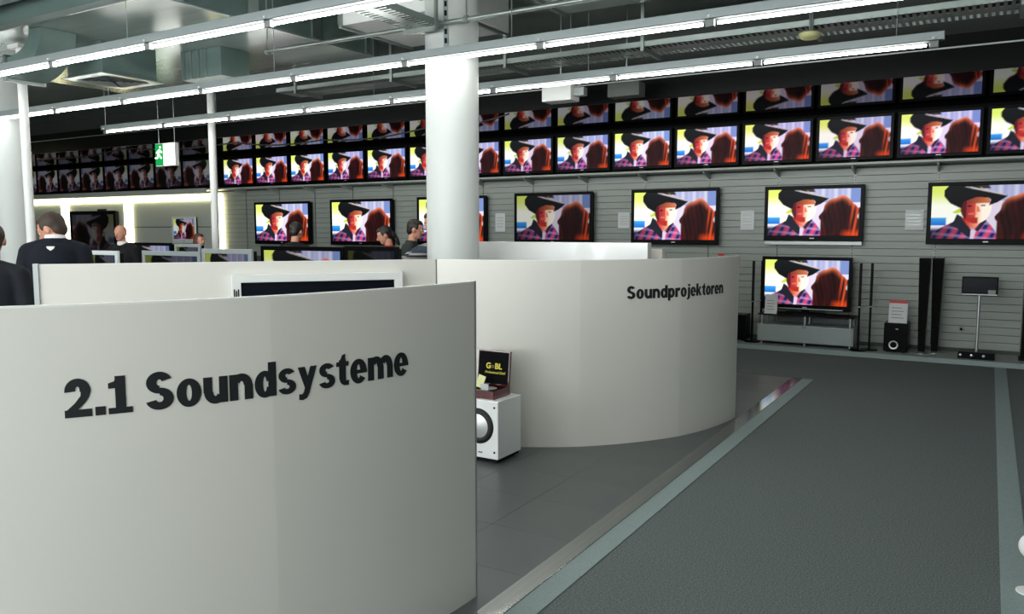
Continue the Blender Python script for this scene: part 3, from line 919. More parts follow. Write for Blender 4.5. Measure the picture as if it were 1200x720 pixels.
# small monitor on a pole
mn = thing('monitor_stand', 'small dark monitor on a thin pole over a black box base', 'monitor', (-0.08, 11.42, PZ))
MB().box(-0.20, 0.20, -0.09, 0.09, 0.0, 0.085, 0.008).build('base_box', 'black_plastic', mn)
for k, x in enumerate((-0.17, -0.05, 0.08)):
    MB().lathe([(0.016, 0.0), (0.016, -0.012), (0.012, -0.014)], (x, -0.09, 0.045), n=16, axis='Y').build('knob', 'aluminium', mn, smooth=40)
MB().tube((0, 0.02, 0.08), (0, 0.02, 0.86), 0.017, n=16).build('pole', 'aluminium', mn, smooth=40)
md = MB().box(-0.195, 0.195, -0.02, 0.03, 0.79, 1.02, 0.008).build('monitor', 'black_plastic', mn)
MB().box(-0.18, 0.18, -0.022, -0.019, 0.825, 1.005).build('screen', 'dark_screen', md)
MB().box(-0.19, 0.19, -0.024, -0.018, 0.795, 0.807).build('silver_edge', 'silver_plastic', md)
MB().box(0.09, 0.17, -0.024, -0.0215, 0.81, 0.86).build('sticker', 'holder', md)
# wall notices
def notice(px, py0, py1, label, w=0.2, red=False):
    a = on_y(px, py0, 11.96); b_ = on_y(px, py1, 11.96)
    h = a.z - b_.z
    c = thing('notice_sheet', label, 'notice', (a.x, WALL_Y - 0.03, b_.z))
    MB().box(-w / 2, w / 2, -0.006, -0.001, 0, h).build('sheet', 'paper', c)
    MB().box(-w / 2, w / 2, -0.008, -0.006, -0.012, 0.006).build('clip', 'holder', c)
    if not red:
        l = MB()
        for k in range(4): l.box(-w * 0.36, w * 0.33, -0.0075, -0.006, h * (0.25 + 0.16 * k), h * (0.30 + 0.16 * k))
        l.build('printed_lines', 'silver_plastic', c)
    else:
        MB().box(-w / 2, w / 2, -0.008, -0.006, h * 0.5, h).build('header', 'red_print', c)
notice(876, 247, 270, 'white notice on the slat wall between the televisions with and without speaker bar')
notice(1072, 246, 270, 'white notice on the slat wall right above the tall tower speakers', 0.22)
notice(731, 249, 268, 'pale notice half behind the large television above the Soundprojektoren partition', 0.2)
notice(586, 250, 272, 'pale notice beside the television partly behind the thick column', 0.2)
notice(845, 297, 304, 'small red topped price tag above the end of the Soundprojektoren partition', 0.09, True)
notice(313, 252, 272, 'small notice in front of the slats between two large wall televisions', 0.12)
# wall socket, cabinet edge at the right
sk = thing('wall_socket', 'small dark wall socket low on the slat wall', 'socket', (-0.27, WALL_Y - 0.03, 0.36))
MB().box(-0.03, 0.03, -0.012, 0, -0.03, 0.03, 0.003).build('plate', 'holder', sk)
MB().tube((0, -0.012, 0), (0, -0.03, -0.01), 0.014).build('plug', 'black_matte', sk)
rc = thing('tower_speaker', 'dark tall speaker standing past the small monitor on a pole', 'speaker', (0.52, 11.5, PZ))
MB().box(-0.13, 0.13, 0, 0.2, 0.03, 1.0, 0.006).build('cabinet', 'black_plastic', rc)
MB().box(-0.115, 0.115, -0.012, 0, 0.06, 0.98, 0.004).build('grille_cloth', 'black_fabric', rc)
MB().box(-0.15, 0.15, -0.03, 0.22, 0.0, 0.03, 0.004).build('plinth', 'black_matte', rc)

# ================================================================== LIGHT ROWS
TL = 1.5
CEIL_BLOCKS = [(-12.4, -7.0, 4.9, 8.35, 3.9), (-14.0, -6.2, 4.05, 4.75, 4.05), (-4.1, 4.8, 6.95, 8.0, 4.0), (-9.95, -9.05, 5.7, 6.65, 3.5)]
def light_row(Y, x_right, n, label):
    t = thing('fluorescent_row', label, 'ceiling light', (x_right, Y, 3.25))
    L = n * TL
    MB().box(-L - 0.08, 0.08, -0.035, 0.035, 0.035, 0.105, 0.004).build('trunking', 'trunking', t)
    MB().prism([(-L - 0.06, -0.046, 0.029), (-L - 0.06, -0.035, 0.036), (-L - 0.06, 0.035, 0.036), (-L - 0.06, 0.046, 0.029), (-L - 0.06, 0.046, 0.026), (-L - 0.06, 0.035, 0.031), (-L - 0.06, -0.035, 0.031), (-L - 0.06, -0.046, 0.026)], (L + 0.12, 0, 0)).build('reflector', 'reflector', t)
    tube_me = MB().tube((-TL + 0.06, 0, 0), (-0.06, 0, 0), 0.0125, n=10).mesh('tube', 'tube', 40)
    hold_me = MB().box(-0.035, 0.035, -0.022, 0.022, -0.024, 0.034, 0.004).mesh('lamp_holder', 'holder')
    clip_me = MB().ball((0, -0.04, 0.05), 0.014, 0.014, 0.012, nu=10, nv=6).mesh('clip', 'white_paint', 60)
    for k in range(n):
        link('tube', tube_me, t, (-k * TL, 0, 0))
    for k in range(n + 1):
        h = link('lamp_holder', hold_me, t, (-k * TL, 0, 0))
        link('clip', clip_me, h)
        if k % 2 == 0:
            wx = -k * TL - 0.3 if k < n else -k * TL
            zt = 4.5
            for X0, X1, Y0, Y1, Z0 in CEIL_BLOCKS:
                if X0 - 0.05 < wx + x_right < X1 + 0.05 and Y0 - 0.06 < Y < Y1 + 0.06: zt = min(zt, Z0 - 0.035)
            MB().tube((wx, 0, 0.1), (wx, 0, zt - 3.25), 0.004, n=6).build('suspension_wire', 'tray_metal', t)
    return t
light_row(4.52, -0.42, 11, 'row of bare fluorescent tubes just in front of the square air outlet')
light_row(6.26, -0.45, 9, 'row of bare fluorescent tubes crossing in front of the thick white column')
light_row(7.95, -0.50, 8, 'row of bare fluorescent tubes nearest the wall of televisions, behind the column')
light_row(2.80, -0.40, 8, 'row of bare fluorescent tubes above the bay behind the 2.1 Soundsysteme partition')
light_row(1.08, -0.40, 8, 'row of bare fluorescent tubes above the bent 2.1 Soundsysteme partition')
light_row(-0.64, 3.10, 9, 'unseen row of fluorescent tubes added over the aisle in front of all partitions')  # out of view, put in for more light on the partitions
for k in range(3):  # further unseen rows added behind the camera to light the partitions
    tag(light_row(-2.36 - 1.72 * k, 3.10, 9, 'x'), 'unseen row of fluorescent tubes added behind the camera, far from the televisions', group='light rows added behind the camera')

# ================================================================== CEILING SERVICES
# square air outlet box
ao = thing('air_outlet', 'square four-way air outlet in a hanging metal box', 'air outlet', (-9.5, 6.17, 3.5))
MB().box(-0.36, 0.36, -0.36, 0.36, 0.07, 0.399, 0.004).build('plenum_box', 'galvanised_dark', ao)
for a in ((-0.36, 0.36, -0.36, -0.35), (-0.36, 0.36, 0.35, 0.36), (-0.36, -0.35, -0.35, 0.35), (0.35, 0.36, -0.35, 0.35)): MB().box(*a, 0.0125, 0.07).build('collar', 'galvanised_dark', ao)
pl = MB()
pl.box(-0.42, 0.42, -0.42, -0.30, 0, 0.012); pl.box(-0.42, 0.42, 0.30, 0.42, 0, 0.012)
pl.box(-0.42, -0.30, -0.3, 0.3, 0, 0.012); pl.box(0.30, 0.42, -0.3, 0.3, 0, 0.012)
pl.build('face_plate', 'tray_metal', ao)
for q in range(4):
    M = Matrix.Rotation(q * PI / 2, 4, 'Z')
    for k in range(4):
        r0 = 0.06 + k * 0.065
        MB().prism([M @ Vector((-r0 + 0.02, -r0, 0.002)), M @ Vector((r0 - 0.02, -r0, 0.002)), M @ Vector((r0 + 0.01, -r0 - 0.034, -0.008)), M @ Vector((-r0 - 0.01, -r0 - 0.034, -0.008))], (0, 0, 0.003)).build('vane', 'silver_plastic', ao)
def duct(name, label, parts, cat='duct', loc=(0, 0, 0)):
    t = thing(name, label, cat, loc)
    for nm, m_, args in parts:
        MB().box(*args, 0.006).build(nm, m_, t)
    return t
def duct_x(label, x0, x1, y0, y1, z0, z1, m_='galvanised', pitch=1.2):
    t = thing('air_duct', label, 'duct', (0, 0, z0))
    MB().box(x0, x1, y0, y1, 0, z1 - z0, 0.008).build('shell', m_, t)
    x = x0
    fl = MB().box(-0.02, 0.02, y0 - 0.03, y1 + 0.03, -0.03, z1 - z0 + 0.02).mesh('flange', 'tray_metal')
    hg = MB().box(-0.015, 0.015, y0 - 0.05, y0 - 0.035, 0, 4.5 - z0).mesh('hanger_rod', 'tray_metal')
    while x <= x1 + 0.01:
        link('flange', fl, t, (x, 0, 0))
        link('hanger_rod', hg, t, (x, 0, 0))
        x += pitch
    return t
pln = thing('air_plenum', 'big flat metal air plenum box over the square air outlet', 'duct', (0, 0, 3.9))
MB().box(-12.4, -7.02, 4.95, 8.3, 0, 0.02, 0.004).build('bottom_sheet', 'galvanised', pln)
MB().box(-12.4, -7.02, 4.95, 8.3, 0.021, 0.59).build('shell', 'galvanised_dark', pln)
for k in range(4): MB().box(-7.022, -6.995, 5.2 + k * 0.95, 5.34 + k * 0.95, 0.02, 0.58).build('side_rib', 'tray_metal', pln)
MB().box(-12.4, -7.0, 4.92, 4.95, -0.03, 0.03).build('edge_angle', 'tray_metal', pln)
duct_x('narrow metal air duct running in front of the wide one', -14.0, -6.2, 4.05, 4.75, 4.05, 4.4, 'galvanised', 1.5)
duct_x('broad flat metal air duct over the aisle beyond the thick column', -4.1, 4.8, 6.95, 8.0, 4.0, 4.4, 'galvanised', 1.5)
# ribbed side duct beside the outlet
rd = thing('branch_duct', 'short ribbed metal branch duct next to the square air outlet', 'duct', (-8.95, 6.75, 3.55))
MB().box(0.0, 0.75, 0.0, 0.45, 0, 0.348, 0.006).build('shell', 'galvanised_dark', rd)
for k in range(4): MB().box(0.05 + k * 0.14, 0.08 + k * 0.14, -0.015, 0.0, 0, 0.34).build('rib', 'tray_metal', rd)
# bent branch duct over the man on the left
el = thing('duct_elbow', 'bent sheet metal duct elbow above the slim pole', 'duct', (-9.25, 5.3, 3.52))
rings = []
for k in range(9):
    a = k / 8 * PI / 2
    c = Vector((-0.62 + 0.62 * math.sin(a), 0, 0.376 - 0.376 * math.cos(a)))
    nr = Vector((math.sin(a), 0, -math.cos(a)))
    p_in, p_out = c - nr * 0.12, c + nr * 0.12
    rings.append([p_in + Vector((0, -0.2, 0)), p_out + Vector((0, -0.2, 0)), p_out + Vector((0, 0.2, 0)), p_in + Vector((0, 0.2, 0))])
MB().loft(rings).build('shell', 'galvanised_dark', el, smooth=35)
MB().box(-0.65, -0.60, -0.23, 0.23, -0.15, 0.15).build('flange', 'tray_metal', el)
# pale box duct by the column top
duct_x('pale painted box duct running up to the head of the thick column', -6.4, -4.95, 6.95, 8.2, 3.95, 4.4, 'white_paint', 1.4)

# cable trays
def cable_tray(label, p0, length, width, axis, z, hang=1.7, depth=0.06):
    t = thing('cable_tray', label, 'cable tray', (p0[0], p0[1], z), 0 if axis == 'X' else PI / 2)
    MB().box(0, length, -width / 2, -width / 2 + 0.004, 0, depth).build('side_rail', 'tray_metal', t)
    MB().box(0, length, width / 2 - 0.004, width / 2, 0, depth).build('side_rail', 'tray_metal', t)
    rg = MB()
    n = int(length / 0.06)
    for k in range(n):
        x = k * 0.06
        rg.box(x, x + 0.03, -width / 2, -width * 0.16, 0, 0.004)
        rg.box(x, x + 0.03, width * 0.16, width / 2, 0, 0.004)
    rg.box(0, length, -width * 0.16, width * 0.16, 0, 0.004)
    tag(rg.build('perforated_floor', 'tray_metal', t), kind='stuff')
    cb = MB()
    for k in range(4): cb.tube((0, -width * 0.3 + k * width * 0.18, 0.022), (length, -width * 0.26 + k * width * 0.18, 0.022), 0.013, n=6)
    tag(cb.build('cable_bundle', 'rubber', t), kind='stuff')
    x = 0.4
    while x < length:
        h = MB().box(x - 0.018, x + 0.018, -width / 2 - 0.025, -width / 2 - 0.004, -0.05, 4.5 - z).build('hanger', 'tray_metal', t)
        MB().box(x - 0.018, x + 0.018, -width / 2 - 0.02, width / 2 + 0.02, -0.05, -0.006).build('cantilever', 'tray_metal', t)
        x += hang
    return t
cable_tray('long perforated cable tray hanging over the light row nearest the televisions', (-9.0, 8.62), 11.5, 0.5, 'X', 3.64, 1.75)
cable_tray('short perforated cable tray crossing from the light rows to the thick column', (-4.72, 4.9), 1.75, 0.34, 'Y', 3.56, 0.9)
# pipes
def pipe(label, p0, p1, r, m_='tray_metal'):
    t = thing('ceiling_pipe', label, 'pipe', p0)
    d = Vector(p1) - Vector(p0)
    MB().tube((0, 0, 0), d, r, n=12).build('tube', m_, t, smooth=40)
    n = max(2, int(d.length / 2.0))
    for k in range(n + 1):
        q = d * (k / n)
        MB().tube(q, q + Vector((0, 0, 4.5 - p0[2] - 0.002)), 0.008, n=6).build('hanger_rod', 'tray_metal', t)
        MB().tube(q - d.normalized() * 0.02, q + d.normalized() * 0.02, r + 0.012, n=12).build('clamp', 'holder', t)
pipe('thin steel pipe running just behind the light row that crosses the column', (-6.9, 6.31, 3.60), (1.0, 6.31, 3.60), 0.022)
pipe('steel pipe running along the broad flat duct over the aisle', (-4.1, 8.12, 3.8), (2.5, 8.12, 3.8), 0.03, 'galvanised_dark')
# smoke detector, small boxes
sd = thing('smoke_detector', 'round cream smoke detector below the long cable tray', 'smoke detector', (-1.60, 8.30, 3.53))
MB().lathe([(0.02, -0.03), (0.07, -0.03), (0.10, -0.01), (0.105, 0.02), (0.09, 0.03)], n=28).build('body', 'cream_card', sd, smooth=50)
MB().tube((0, 0, 0.03), (0, 0, 0.969), 0.012, n=8).build('drop_rod', 'tray_metal', sd)
bx = thing('junction_box', 'small white box hanging below the light row nearest the televisions', 'box', tuple(on_y(657, 110, 8.9)))
MB().box(-0.2, 0.2, -0.12, 0.12, -0.10, 0.09, 0.01).build('casing', 'white_paint', bx)
MB().box(0.2, 0.34, -0.05, 0.05, -0.05, 0.05, 0.01).build('side_casing', 'silver_plastic', bx)
MB().tube((0, 0, 0.08), (0, 0, 4.49 - bx.location.z), 0.012, n=8).build('drop_rod', 'tray_metal', bx)
bx = thing('junction_box', 'small grey box hanging above the soffit edge next to the white one', 'box', tuple(on_y(734, 106, 8.95)))
MB().box(-0.2, 0.2, -0.1, 0.1, -0.08, 0.08, 0.01).build('casing', 'wall_back_board', bx)
MB().tube((0, 0, 0.07), (0, 0, 4.49 - bx.location.z), 0.012, n=8).build('drop_rod', 'tray_metal', bx)
# exit sign
P0 = on_y(184, 169, 9.2); P1 = on_y(208, 194, 9.2)
ex = thing('exit_sign', 'lit green and white emergency exit sign hanging from the soffit edge', 'sign', ((P0.x + P1.x) / 2, 9.2, (P0.z + P1.z) / 2))
ew, eh = P1.x - P0.x, P0.z - P1.z
MB().box(-ew / 2, ew / 2, -0.04, 0.04, -eh / 2, eh / 2, 0.006).build('casing', 'white_paint', ex)
face = MB().box(-ew / 2 + 0.01, ew / 2 - 0.01, -0.045, -0.039, -eh / 2 + 0.01, eh / 2 - 0.01).build('light_panel', 'sign_white', ex)
MB().box(-ew / 2 + 0.01, -ew * 0.08, -0.048, -0.044, -eh / 2 + 0.01, eh / 2 - 0.01).build('green_field', 'sign_green', face)
pg = MB()
hx_ = -ew * 0.28; s_ = eh * 0.45
pg.ball((hx_ + 0.03, -0.05, s_ * 0.72), 0.022, 0.004, 0.022, nu=10, nv=6)
for a, b_ in (((0.01, 0.5), (-0.02, 0.05)), ((-0.02, 0.05), (0.06, -0.35)), ((-0.02, 0.05), (-0.05, -0.3)), ((-0.05, -0.3), (-0.11, -0.3)), ((0.01, 0.45), (0.08, 0.2)), ((0.0, 0.45), (-0.07, 0.2))):
    pg.tube((hx_ + a[0], -0.05, a[1] * s_), (hx_ + b_[0], -0.05, b_[1] * s_), 0.014, n=6)
pg.build('running_figure', 'sign_white', face)
for s in (-1, 1): MB().tube((s * ew * 0.4, 0, eh / 2 - 0.01), (s * ew * 0.4, 0, 4.5 - ex.location.z), 0.006, n=6).build('hanging_wire', 'tray_metal', ex)
# glowing tube standing in for a yellow reflection, far back on the left
P0 = on_y(22, 168, 9.9); P1 = on_y(70, 168, 9.9)
wl = thing('warm_reflection_tube', 'warm glowing tube standing in for a yellow reflection under the soffit above the dim televisions', 'light', ((P0.x + P1.x) / 2, 9.0, 3.15))
MB().box(-1.3, 1.3, -0.04, 0.04, 0.03, 0.09, 0.004).build('housing', 'white_paint', wl)
MB().tube((-1.28, 0, 0.0), (1.28, 0, 0.0), 0.03, n=10).build('tube', 'warm_strip', wl, smooth=40)
for s in (-1, 1): MB().tube((s * 1.0, 0, 0.08), (s * 1.0, 0, 1.35), 0.006, n=6).build('hanging_wire', 'tray_metal', wl)
# sagging black cables along the soffit
def cable(label, pts, r=0.012):
    cu = [Vector(p) for p in pts]
    m = MB()
    n = 8
    rings = []
    sm = []
    for a, b_ in zip(cu, cu[1:]):
        for k in range(6): sm.append(a.lerp(b_, k / 6) + Vector((0, 0, -0.06 * math.sin(PI * k / 6))))
    sm.append(cu[-1])
    for p in sm: rings.append([p + Vector((0, math.cos(t) * r, math.sin(t) * r)) for t in [2 * PI * i / n for i in range(n)]])
    m.loft(rings)
    tag(m.build('hanging_cable', 'rubber', smooth=60), label, 'cable')
cable('sagging black cable strung along the front of the soffit', [(-17, 9.28, 3.12), (-14, 9.28, 3.18), (-11, 9.28, 3.12), (-9, 9.28, 3.05), (-7, 9.28, 3.10), (-5.6, 9.28, 3.2)])

# ================================================================== COUNTERS AND TELEVISIONS BEHIND THE PANEL
def counter(x0, x1, y, h, label):
    t = thing('display_counter', label, 'counter', (0, y, 0))
    MB().box(x0, x1, 0, 0.6, h - 0.04, h, 0.004).build('top', 'white_paint', t)
    MB().box(x0 + 0.05, x1 - 0.05, 0.05, 0.55, 0.06, h - 0.04).build('body', 'partition', t)
    MB().box(x0 + 0.08, x1 - 0.08, 0.08, 0.52, 0.0, 0.06).build('plinth', 'black_matte', t)
def counter_tv(px0, px1, ptop, Y, frame, label, pic=None, bright=0.8, hgt=0.62, cz=0.8):
    A = on_y(px0, ptop, Y); B = on_y(px1, ptop, Y)
    w = B.x - A.x
    top = (A.z + B.z) / 2
    t = make_tv(label, None, w, top - cz - 0.06, 0.11, 0.045, 0.08, pic or PIC_SMALL, frame=frame, stand=0.06, bright=bright)
    t.location = ((A.x + B.x) / 2, Y + 0.11, cz)
counter(-9.9, -6.4, 4.85, 0.8, 'white counter carrying the silver framed televisions behind the off-white panel')
counter(-9.0, -5.1, 5.85, 0.8, 'white counter carrying black televisions before the large wall televisions')
counter(-14.6, -9.4, 7.3, 0.8, 'white counter carrying the black television by the bald man')
counter_tv(236, 294, 292, 5.0, 'silver_plastic', 'silver framed television on the white counter behind the off-white panel', bright=0.25)
counter_tv(166, 234, 294.5, 5.0, 'grey_lacquer', 'grey framed television next to the silver framed one', bright=0.1)
counter_tv(104, 137, 294, 5.0, 'pale_plastic', 'small pale framed television next to the man in the logo jacket', bright=0.1)
counter_tv(150, 200, 284.5, 7.4, 'black_plastic', 'black television in front of the bald man', bright=0.5)
counter_tv(305, 402, 289, 6.0, 'black_plastic', 'black television below the large wall television by the corner pole', bright=0.6)
counter_tv(403, 466, 289, 6.0, 'black_plastic', 'black television with unlit screen in front of the dark-haired woman in red', bright=0.03)
counter_tv(204, 234, 286, 7.4, 'silver_plastic', 'silver framed television in front of the auburn haired woman', bright=0.1)

# ================================================================== PEOPLE
def bake(mb, voxel, smooth_it, material, name):
    me = mb.mesh(name, material)
    tmp = bpy.data.objects.new('tmp', me)
    COL.objects.link(tmp)
    rm = tmp.modifiers.new('r', 'REMESH'); rm.mode = 'VOXEL'; rm.voxel_size = voxel
    sm = tmp.modifiers.new('s', 'SMOOTH'); sm.iterations = smooth_it; sm.factor = 0.5
    dg = bpy.context.evaluated_depsgraph_get()
    out = bpy.data.meshes.new_from_object(tmp.evaluated_get(dg))
    bpy.data.objects.remove(tmp)
    bpy.data.meshes.remove(me)
    out.name = name
    out.materials.clear(); out.materials.append(MATS[material])
    out.shade_smooth()
    return out
def loft_ell(mb, secs, M, grow=0.0, n=22):
    rings = []
    for x, y, z, rx, ry in secs:
        rings.append([M(Vector((x + (rx + grow) * math.cos(t), y + (ry + grow) * math.sin(t), z))) for t in [2 * PI * i / n for i in range(n)]])
    mb.loft(rings)
def person(label, px, dep, facing, height=1.76, lean=0.0, head_yaw=0.0, head_pitch=0.0, arms=None, top='jacket_navy', hair='hair_brown', hair_style='short',
           collar=False, logo=False, female=False, arm_r=0.0, drop=0.0):
    """facing: world direction (radians, 0 = +Y). Local +Y is forward."""
    g = at_depth(px, dep)
    t = thing('person', label, 'person', (g.x, g.y, 0), facing)
    k = height / 1.76
    wd = 0.9 if female else 1.0
    piv = Vector((0, 0, 0.95))
    Ml = Matrix.Rotation(-lean, 4, 'X')
    def UP(p): return (piv + (Ml @ (p - piv).to_4d()).to_3d()) * k           # bends with the trunk
    def LO(p): return p * k
    torso = [(0, -.01, .84, .150 * wd, .105), (0, -.01, .93, .165 * wd, .115), (0, 0, 1.06, .145 * wd, .105), (0, .01, 1.2, .160 * wd, .115),
             (0, 0, 1.32, .178 * wd, .115), (0, -.01, 1.40, .165 * wd, .095), (0, -.015, 1.445, .110 * wd, .075), (0, -.01, 1.475, .06, .06)]
    sh = [Vector((s * .175 * wd, -.01, 1.395)) for s in (-1, 1)]
    default = [(Vector((s * .235, -.02, 1.12)), Vector((s * .235, .10, .90))) for s in (-1, 1)]
    arms = arms or default
    # ------- bare body: neck, head, hands, legs all in one skin
    body = MB()
    loft_ell(body, torso, UP)
    body.capsule(UP(Vector((0, -.01, 1.44))), UP(Vector((0, .005 + drop * 0.9, 1.56 - drop))), .056 * k, .052 * k)
    hp = UP(Vector((0, .015 + drop * 0.9, 1.545 - drop)))
    Mh = Matrix.Rotation(head_yaw, 4, 'Z') @ Matrix.Rotation(-lean * 0.6 - head_pitch, 4, 'X')
    def HD(p): return hp + (Mh @ p.to_4d()).to_3d() * k
    # skull, face, jaw, nose, ears
    def hball(mb, c, rx, ry, rz, grow=0.0):
        Ms = Mh.to_3x3()
        mb.ball(HD(Vector(c)), (rx + grow) * k, (ry + grow) * k, (rz + grow) * k, M=Ms)
    hball(body, (0, .0, .115), .076, .094, .095)
    hball(body, (0, .030, .070), .060, .066, .085)
    hball(body, (0, .052, .015), .036, .040, .030)
    body.capsule(HD(Vector((0, .088, .110))), HD(Vector((0, .112, .070))), .010 * k, .016 * k)
    body.capsule(HD(Vector((-.03, .082, .118))), HD(Vector((.03, .082, .118))), .016 * k, .016 * k)
    for s in (-1, 1):
        hball(body, (s * .076, -.005, .085), .012, .022, .034)
    hands = []
    for s, (el_, wr), shp in zip((-1, 1), arms, sh):
        a, b_, c_ = UP(shp), UP(el_), UP(wr)
        body.capsule(a, b_, .052 * k, .042 * k); body.capsule(b_, c_, .041 * k, .028 * k)
        d = (c_ - b_).normalized()
        side = d.cross(Vector((s, 0, 0))).normalized() if abs(d.x) < 0.9 else Vector((0, 1, 0))
        pc_ = c_ + d * 0.05 * k
        body.capsule(c_ + d * .01, c_ + d * .085 * k, .028 * k, .034 * k)
        nrm = side.cross(d).normalized()
        for q, ln in enumerate((.066, .078, .073, .058)):
            off = side * ((1.5 - q) * .0225 * k)
            r0 = c_ + d * .085 * k + off
            m_ = r0 + d * ln * .55 * k + nrm * .006 * s
            body.capsule(r0, m_, .0098 * k, .0092 * k, n=8, m=2)
            body.capsule(m_, m_ + (d * .45 + nrm * .28 * s) * ln * k, .0092 * k, .008 * k, n=8, m=2)
        th = c_ + d * .035 * k + side * .03 * k
        body.capsule(th, th + (d * .6 + side * .7) * .04 * k, .0125 * k, .0115 * k, n=8, m=2)
        body.capsule(th + (d * .6 + side * .7) * .04 * k, th + (d * .6 + side * .7) * .04 * k + d * .03 * k, .0115 * k, .009 * k, n=8, m=2)
    for s in (-1, 1):
        body.capsule(LO(Vector((s * .085, -.005, .90))), LO(Vector((s * .10, .02, .50))), .078 * k, .055 * k)
        body.capsule(LO(Vector((s * .10, .02, .50))), LO(Vector((s * .105, -.02, .09))), .053 * k, .034 * k)
        body.capsule(LO(Vector((s * .105, -.02, .06))), LO(Vector((s * .115, .11, .045))), .036 * k, .028 * k)
    link('body', bake(body, .0085, 4, 'skin', 'body'), t)
    # ------- clothing
    jk = MB()
    loft_ell(jk, [(x, y, z, rx, ry) for x, y, z, rx, ry in torso[:-1]], UP, .022 * k)
    for (el_, wr), shp in zip(arms, sh):
        a, b_, c_ = UP(shp), UP(el_), UP(wr)
        jk.capsule(a, b_, (.070 + arm_r) * k, (.058 + arm_r) * k); jk.capsule(b_, b_.lerp(c_, .93), (.057 + arm_r) * k, .042 * k)
    if not female:
        jk.capsule(UP(sh[0]), UP(sh[1]), .068 * k, .068 * k)
        for q in sh: jk.capsule(UP(q + Vector((0, 0, .005))), UP(Vector((q.x * 0.25, -.012, 1.445))), .066 * k, .06 * k)
    loft_ell(jk, [(0, -.012, 1.42, .10, .085), (0, -.008, 1.475, .078, .078), (0, -.006, 1.50, .072, .072)], UP)
    link('jacket', bake(jk, .012, 5, top, 'jacket'), t)
    tr = MB()
    loft_ell(tr, [(0, -.01, .80, .155, .115), (0, -.01, .95, .165, .122), (0, -.005, 1.0, .158, .115)], LO, .006)
    for s in (-1, 1):
        tr.capsule(LO(Vector((s * .085, -.005, .88))), LO(Vector((s * .10, .02, .50))), .092 * k, .070 * k)
        tr.capsule(LO(Vector((s * .10, .02, .50))), LO(Vector((s * .105, -.02, .10))), .070 * k, .056 * k)
    link('trousers', bake(tr, .014, 5, 'trousers', 'trousers'), t)
    for s in (-1, 1):
        sm = MB()
        sm.capsule(LO(Vector((s * .105, -.045, .05))), LO(Vector((s * .115, .12, .042))), .050 * k, .042 * k)
        sm.box(s * .11 * k - .045 * k, s * .11 * k + .045 * k, -.09 * k, .15 * k, 0.0, .022 * k)
        link('shoe', bake(sm, .01, 4, 'shoe', 'shoe'), t)
    if collar:
        cl = MB()
        loft_ell(cl, [(0, -.006, 1.46, .076, .078), (0, -.004, 1.505, .071, .073), (0, -.004, 1.518, .068, .070)], UP)
        cl.build('shirt_collar', 'shirt_white', t, smooth=60)
    if logo:
        lg = MB()
        q = [Vector((x_, -.118, z_)) for x_, z_ in ((-.027, 1.425), (.027, 1.425), (.022, 1.410), (0, 1.393), (-.022, 1.410))]
        lg.prism([UP(p + Vector((0, .02, 0))) for p in q], UP(Vector((0, -.030, 1.0))) - UP(Vector((0, 0, 1.0))))
        lg.build('back_logo', 'shirt_white', t)
    # ------- face details and hair
    for s in (-1, 1):
        ey = MB(); hball(ey, (s * .030, .083, .098), .0115, .008, .008)
        eo = ey.build('eye', 'eye_white', t, smooth=60)
        pu_ = MB(); hball(pu_, (s * .030, .0895, .098), .0052, .004, .0052); pu_.build('pupil', 'eye_dark', eo, smooth=60)
        if hair:
            eb = MB(); eb.capsule(HD(Vector((s * .016, .099, .122))), HD(Vector((s * .044, .090, .122))), .004 * k, .004 * k, n=8, m=2); eb.build('eyebrow', hair, t, smooth=60)
    mo = MB(); hball(mo, (0, .089, .037), .022, .006, .006); mo.build('mouth', 'lips', t, smooth=60)
    if hair:
        hm = MB()
        hball(hm, (0, -.022, .132), .079, .088, .085, .004)
        hball(hm, (0, .022, .172), .060, .062, .042)
        hball(hm, (0, -.05, .085), .066, .056, .075)
        for s in (-1, 1): hball(hm, (s * .062, .01, .125), .02, .035, .045)
        if hair_style == 'long':
            hball(hm, (0, -.055, .02), .082, .06, .13)
            for s in (-1, 1): hball(hm, (s * .07, -.015, .03), .026, .045, .12)
        if hair_style == 'tail':
            hball(hm, (0, -.10, .06), .045, .045, .06)
            hball(hm, (0, -.125, -.02), .03, .03, .09)
        link('hair', bake(hm, .009, 3, hair, 'hair'), t)
    return t

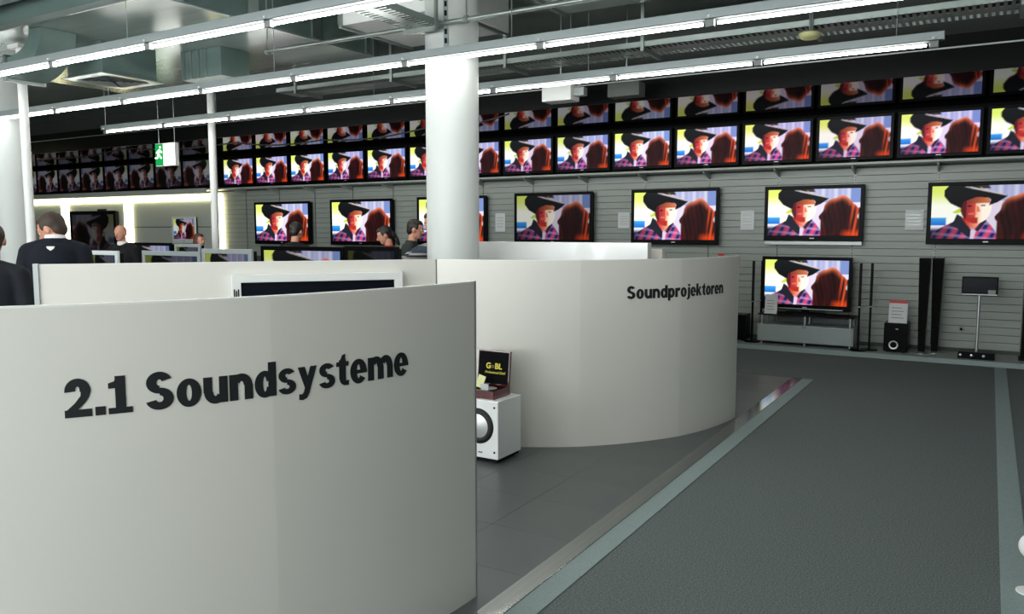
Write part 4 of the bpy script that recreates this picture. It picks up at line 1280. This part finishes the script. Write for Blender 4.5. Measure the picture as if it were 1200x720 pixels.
FACE_AWAY = YAW                         # looking the way the camera looks
LEFT = YAW + PI / 2                     # looking towards picture left
person('man in black zip jacket with white back logo, bending his head, behind the panel end', 64, 6.2, FACE_AWAY + R(14), 1.87, lean=R(7), head_yaw=R(72), head_pitch=R(24), top='jacket_navy', hair='hair_brown', collar=True, logo=True, drop=0.055)
person('person in dark navy coat standing by the man in the logo jacket', -9, 5.35, FACE_AWAY + R(10), 1.70, top='jacket_dark', hair='hair_brown', head_yaw=R(20))
person('person in teal grey coat standing beyond the one in dark navy coat', -1, 7.1, FACE_AWAY + R(120), 1.68, top='coat_teal', hair='hair_brown', lean=R(12))
person('bald man in dark jacket behind the black television', 145, 11.4, FACE_AWAY + PI - R(12), 1.73, top='coat_black', hair=None, head_pitch=R(6), collar=True)
person('auburn haired woman by the small pale framed wall television', 234, 12.4, FACE_AWAY + PI + R(62), 1.60, top='coat_black', hair='hair_red', hair_style='long', female=True)
person('dark-haired person in black before the large wall television by the corner', 345, 10.4, FACE_AWAY - R(20), 1.76, top='coat_black', hair='hair_black', head_pitch=R(12), lean=R(3))
person('dark-haired woman in red looking down by the black counter televisions', 456, 10.4, LEFT + R(10), 1.71, top='coat_red', hair='hair_black', hair_style='tail', female=True, head_pitch=R(22))
person('dark-haired man in dark green jacket next to the thick white column', 478, 10.0, LEFT + PI, 1.79, top='coat_green', hair='hair_black', lean=R(6), head_pitch=R(8))
person('person in striped knit sweater reaching forward beside the thick white column', 524, 8.8, LEFT + R(8), 1.88, lean=R(8), top='striped_knit', hair='hair_brown', head_pitch=R(15), arm_r=0.012,
       arms=[(Vector((-.22, .26, 1.32)), Vector((-.20, .46, 1.25))), (Vector((.22, .26, 1.34)), Vector((.2, .50, 1.25)))])

# ================================================================== POST AT THE EDGE OF THE AISLE
P = on_z(1208, 696, 0.0)
po = thing('aisle_post', 'short white post with round pale head standing beside the carpet stripe', 'post', (P.x, P.y, 0))
MB().lathe([(0.06, 0), (0.06, 0.01), (0.02, 0.016), (0.018, 0.17)], n=20).build('stem', 'white_paint', po, smooth=40)
hd = MB().ball((0, 0, 0.22), 0.06, 0.045, 0.062).build('head', 'white_paint', po, smooth=60)
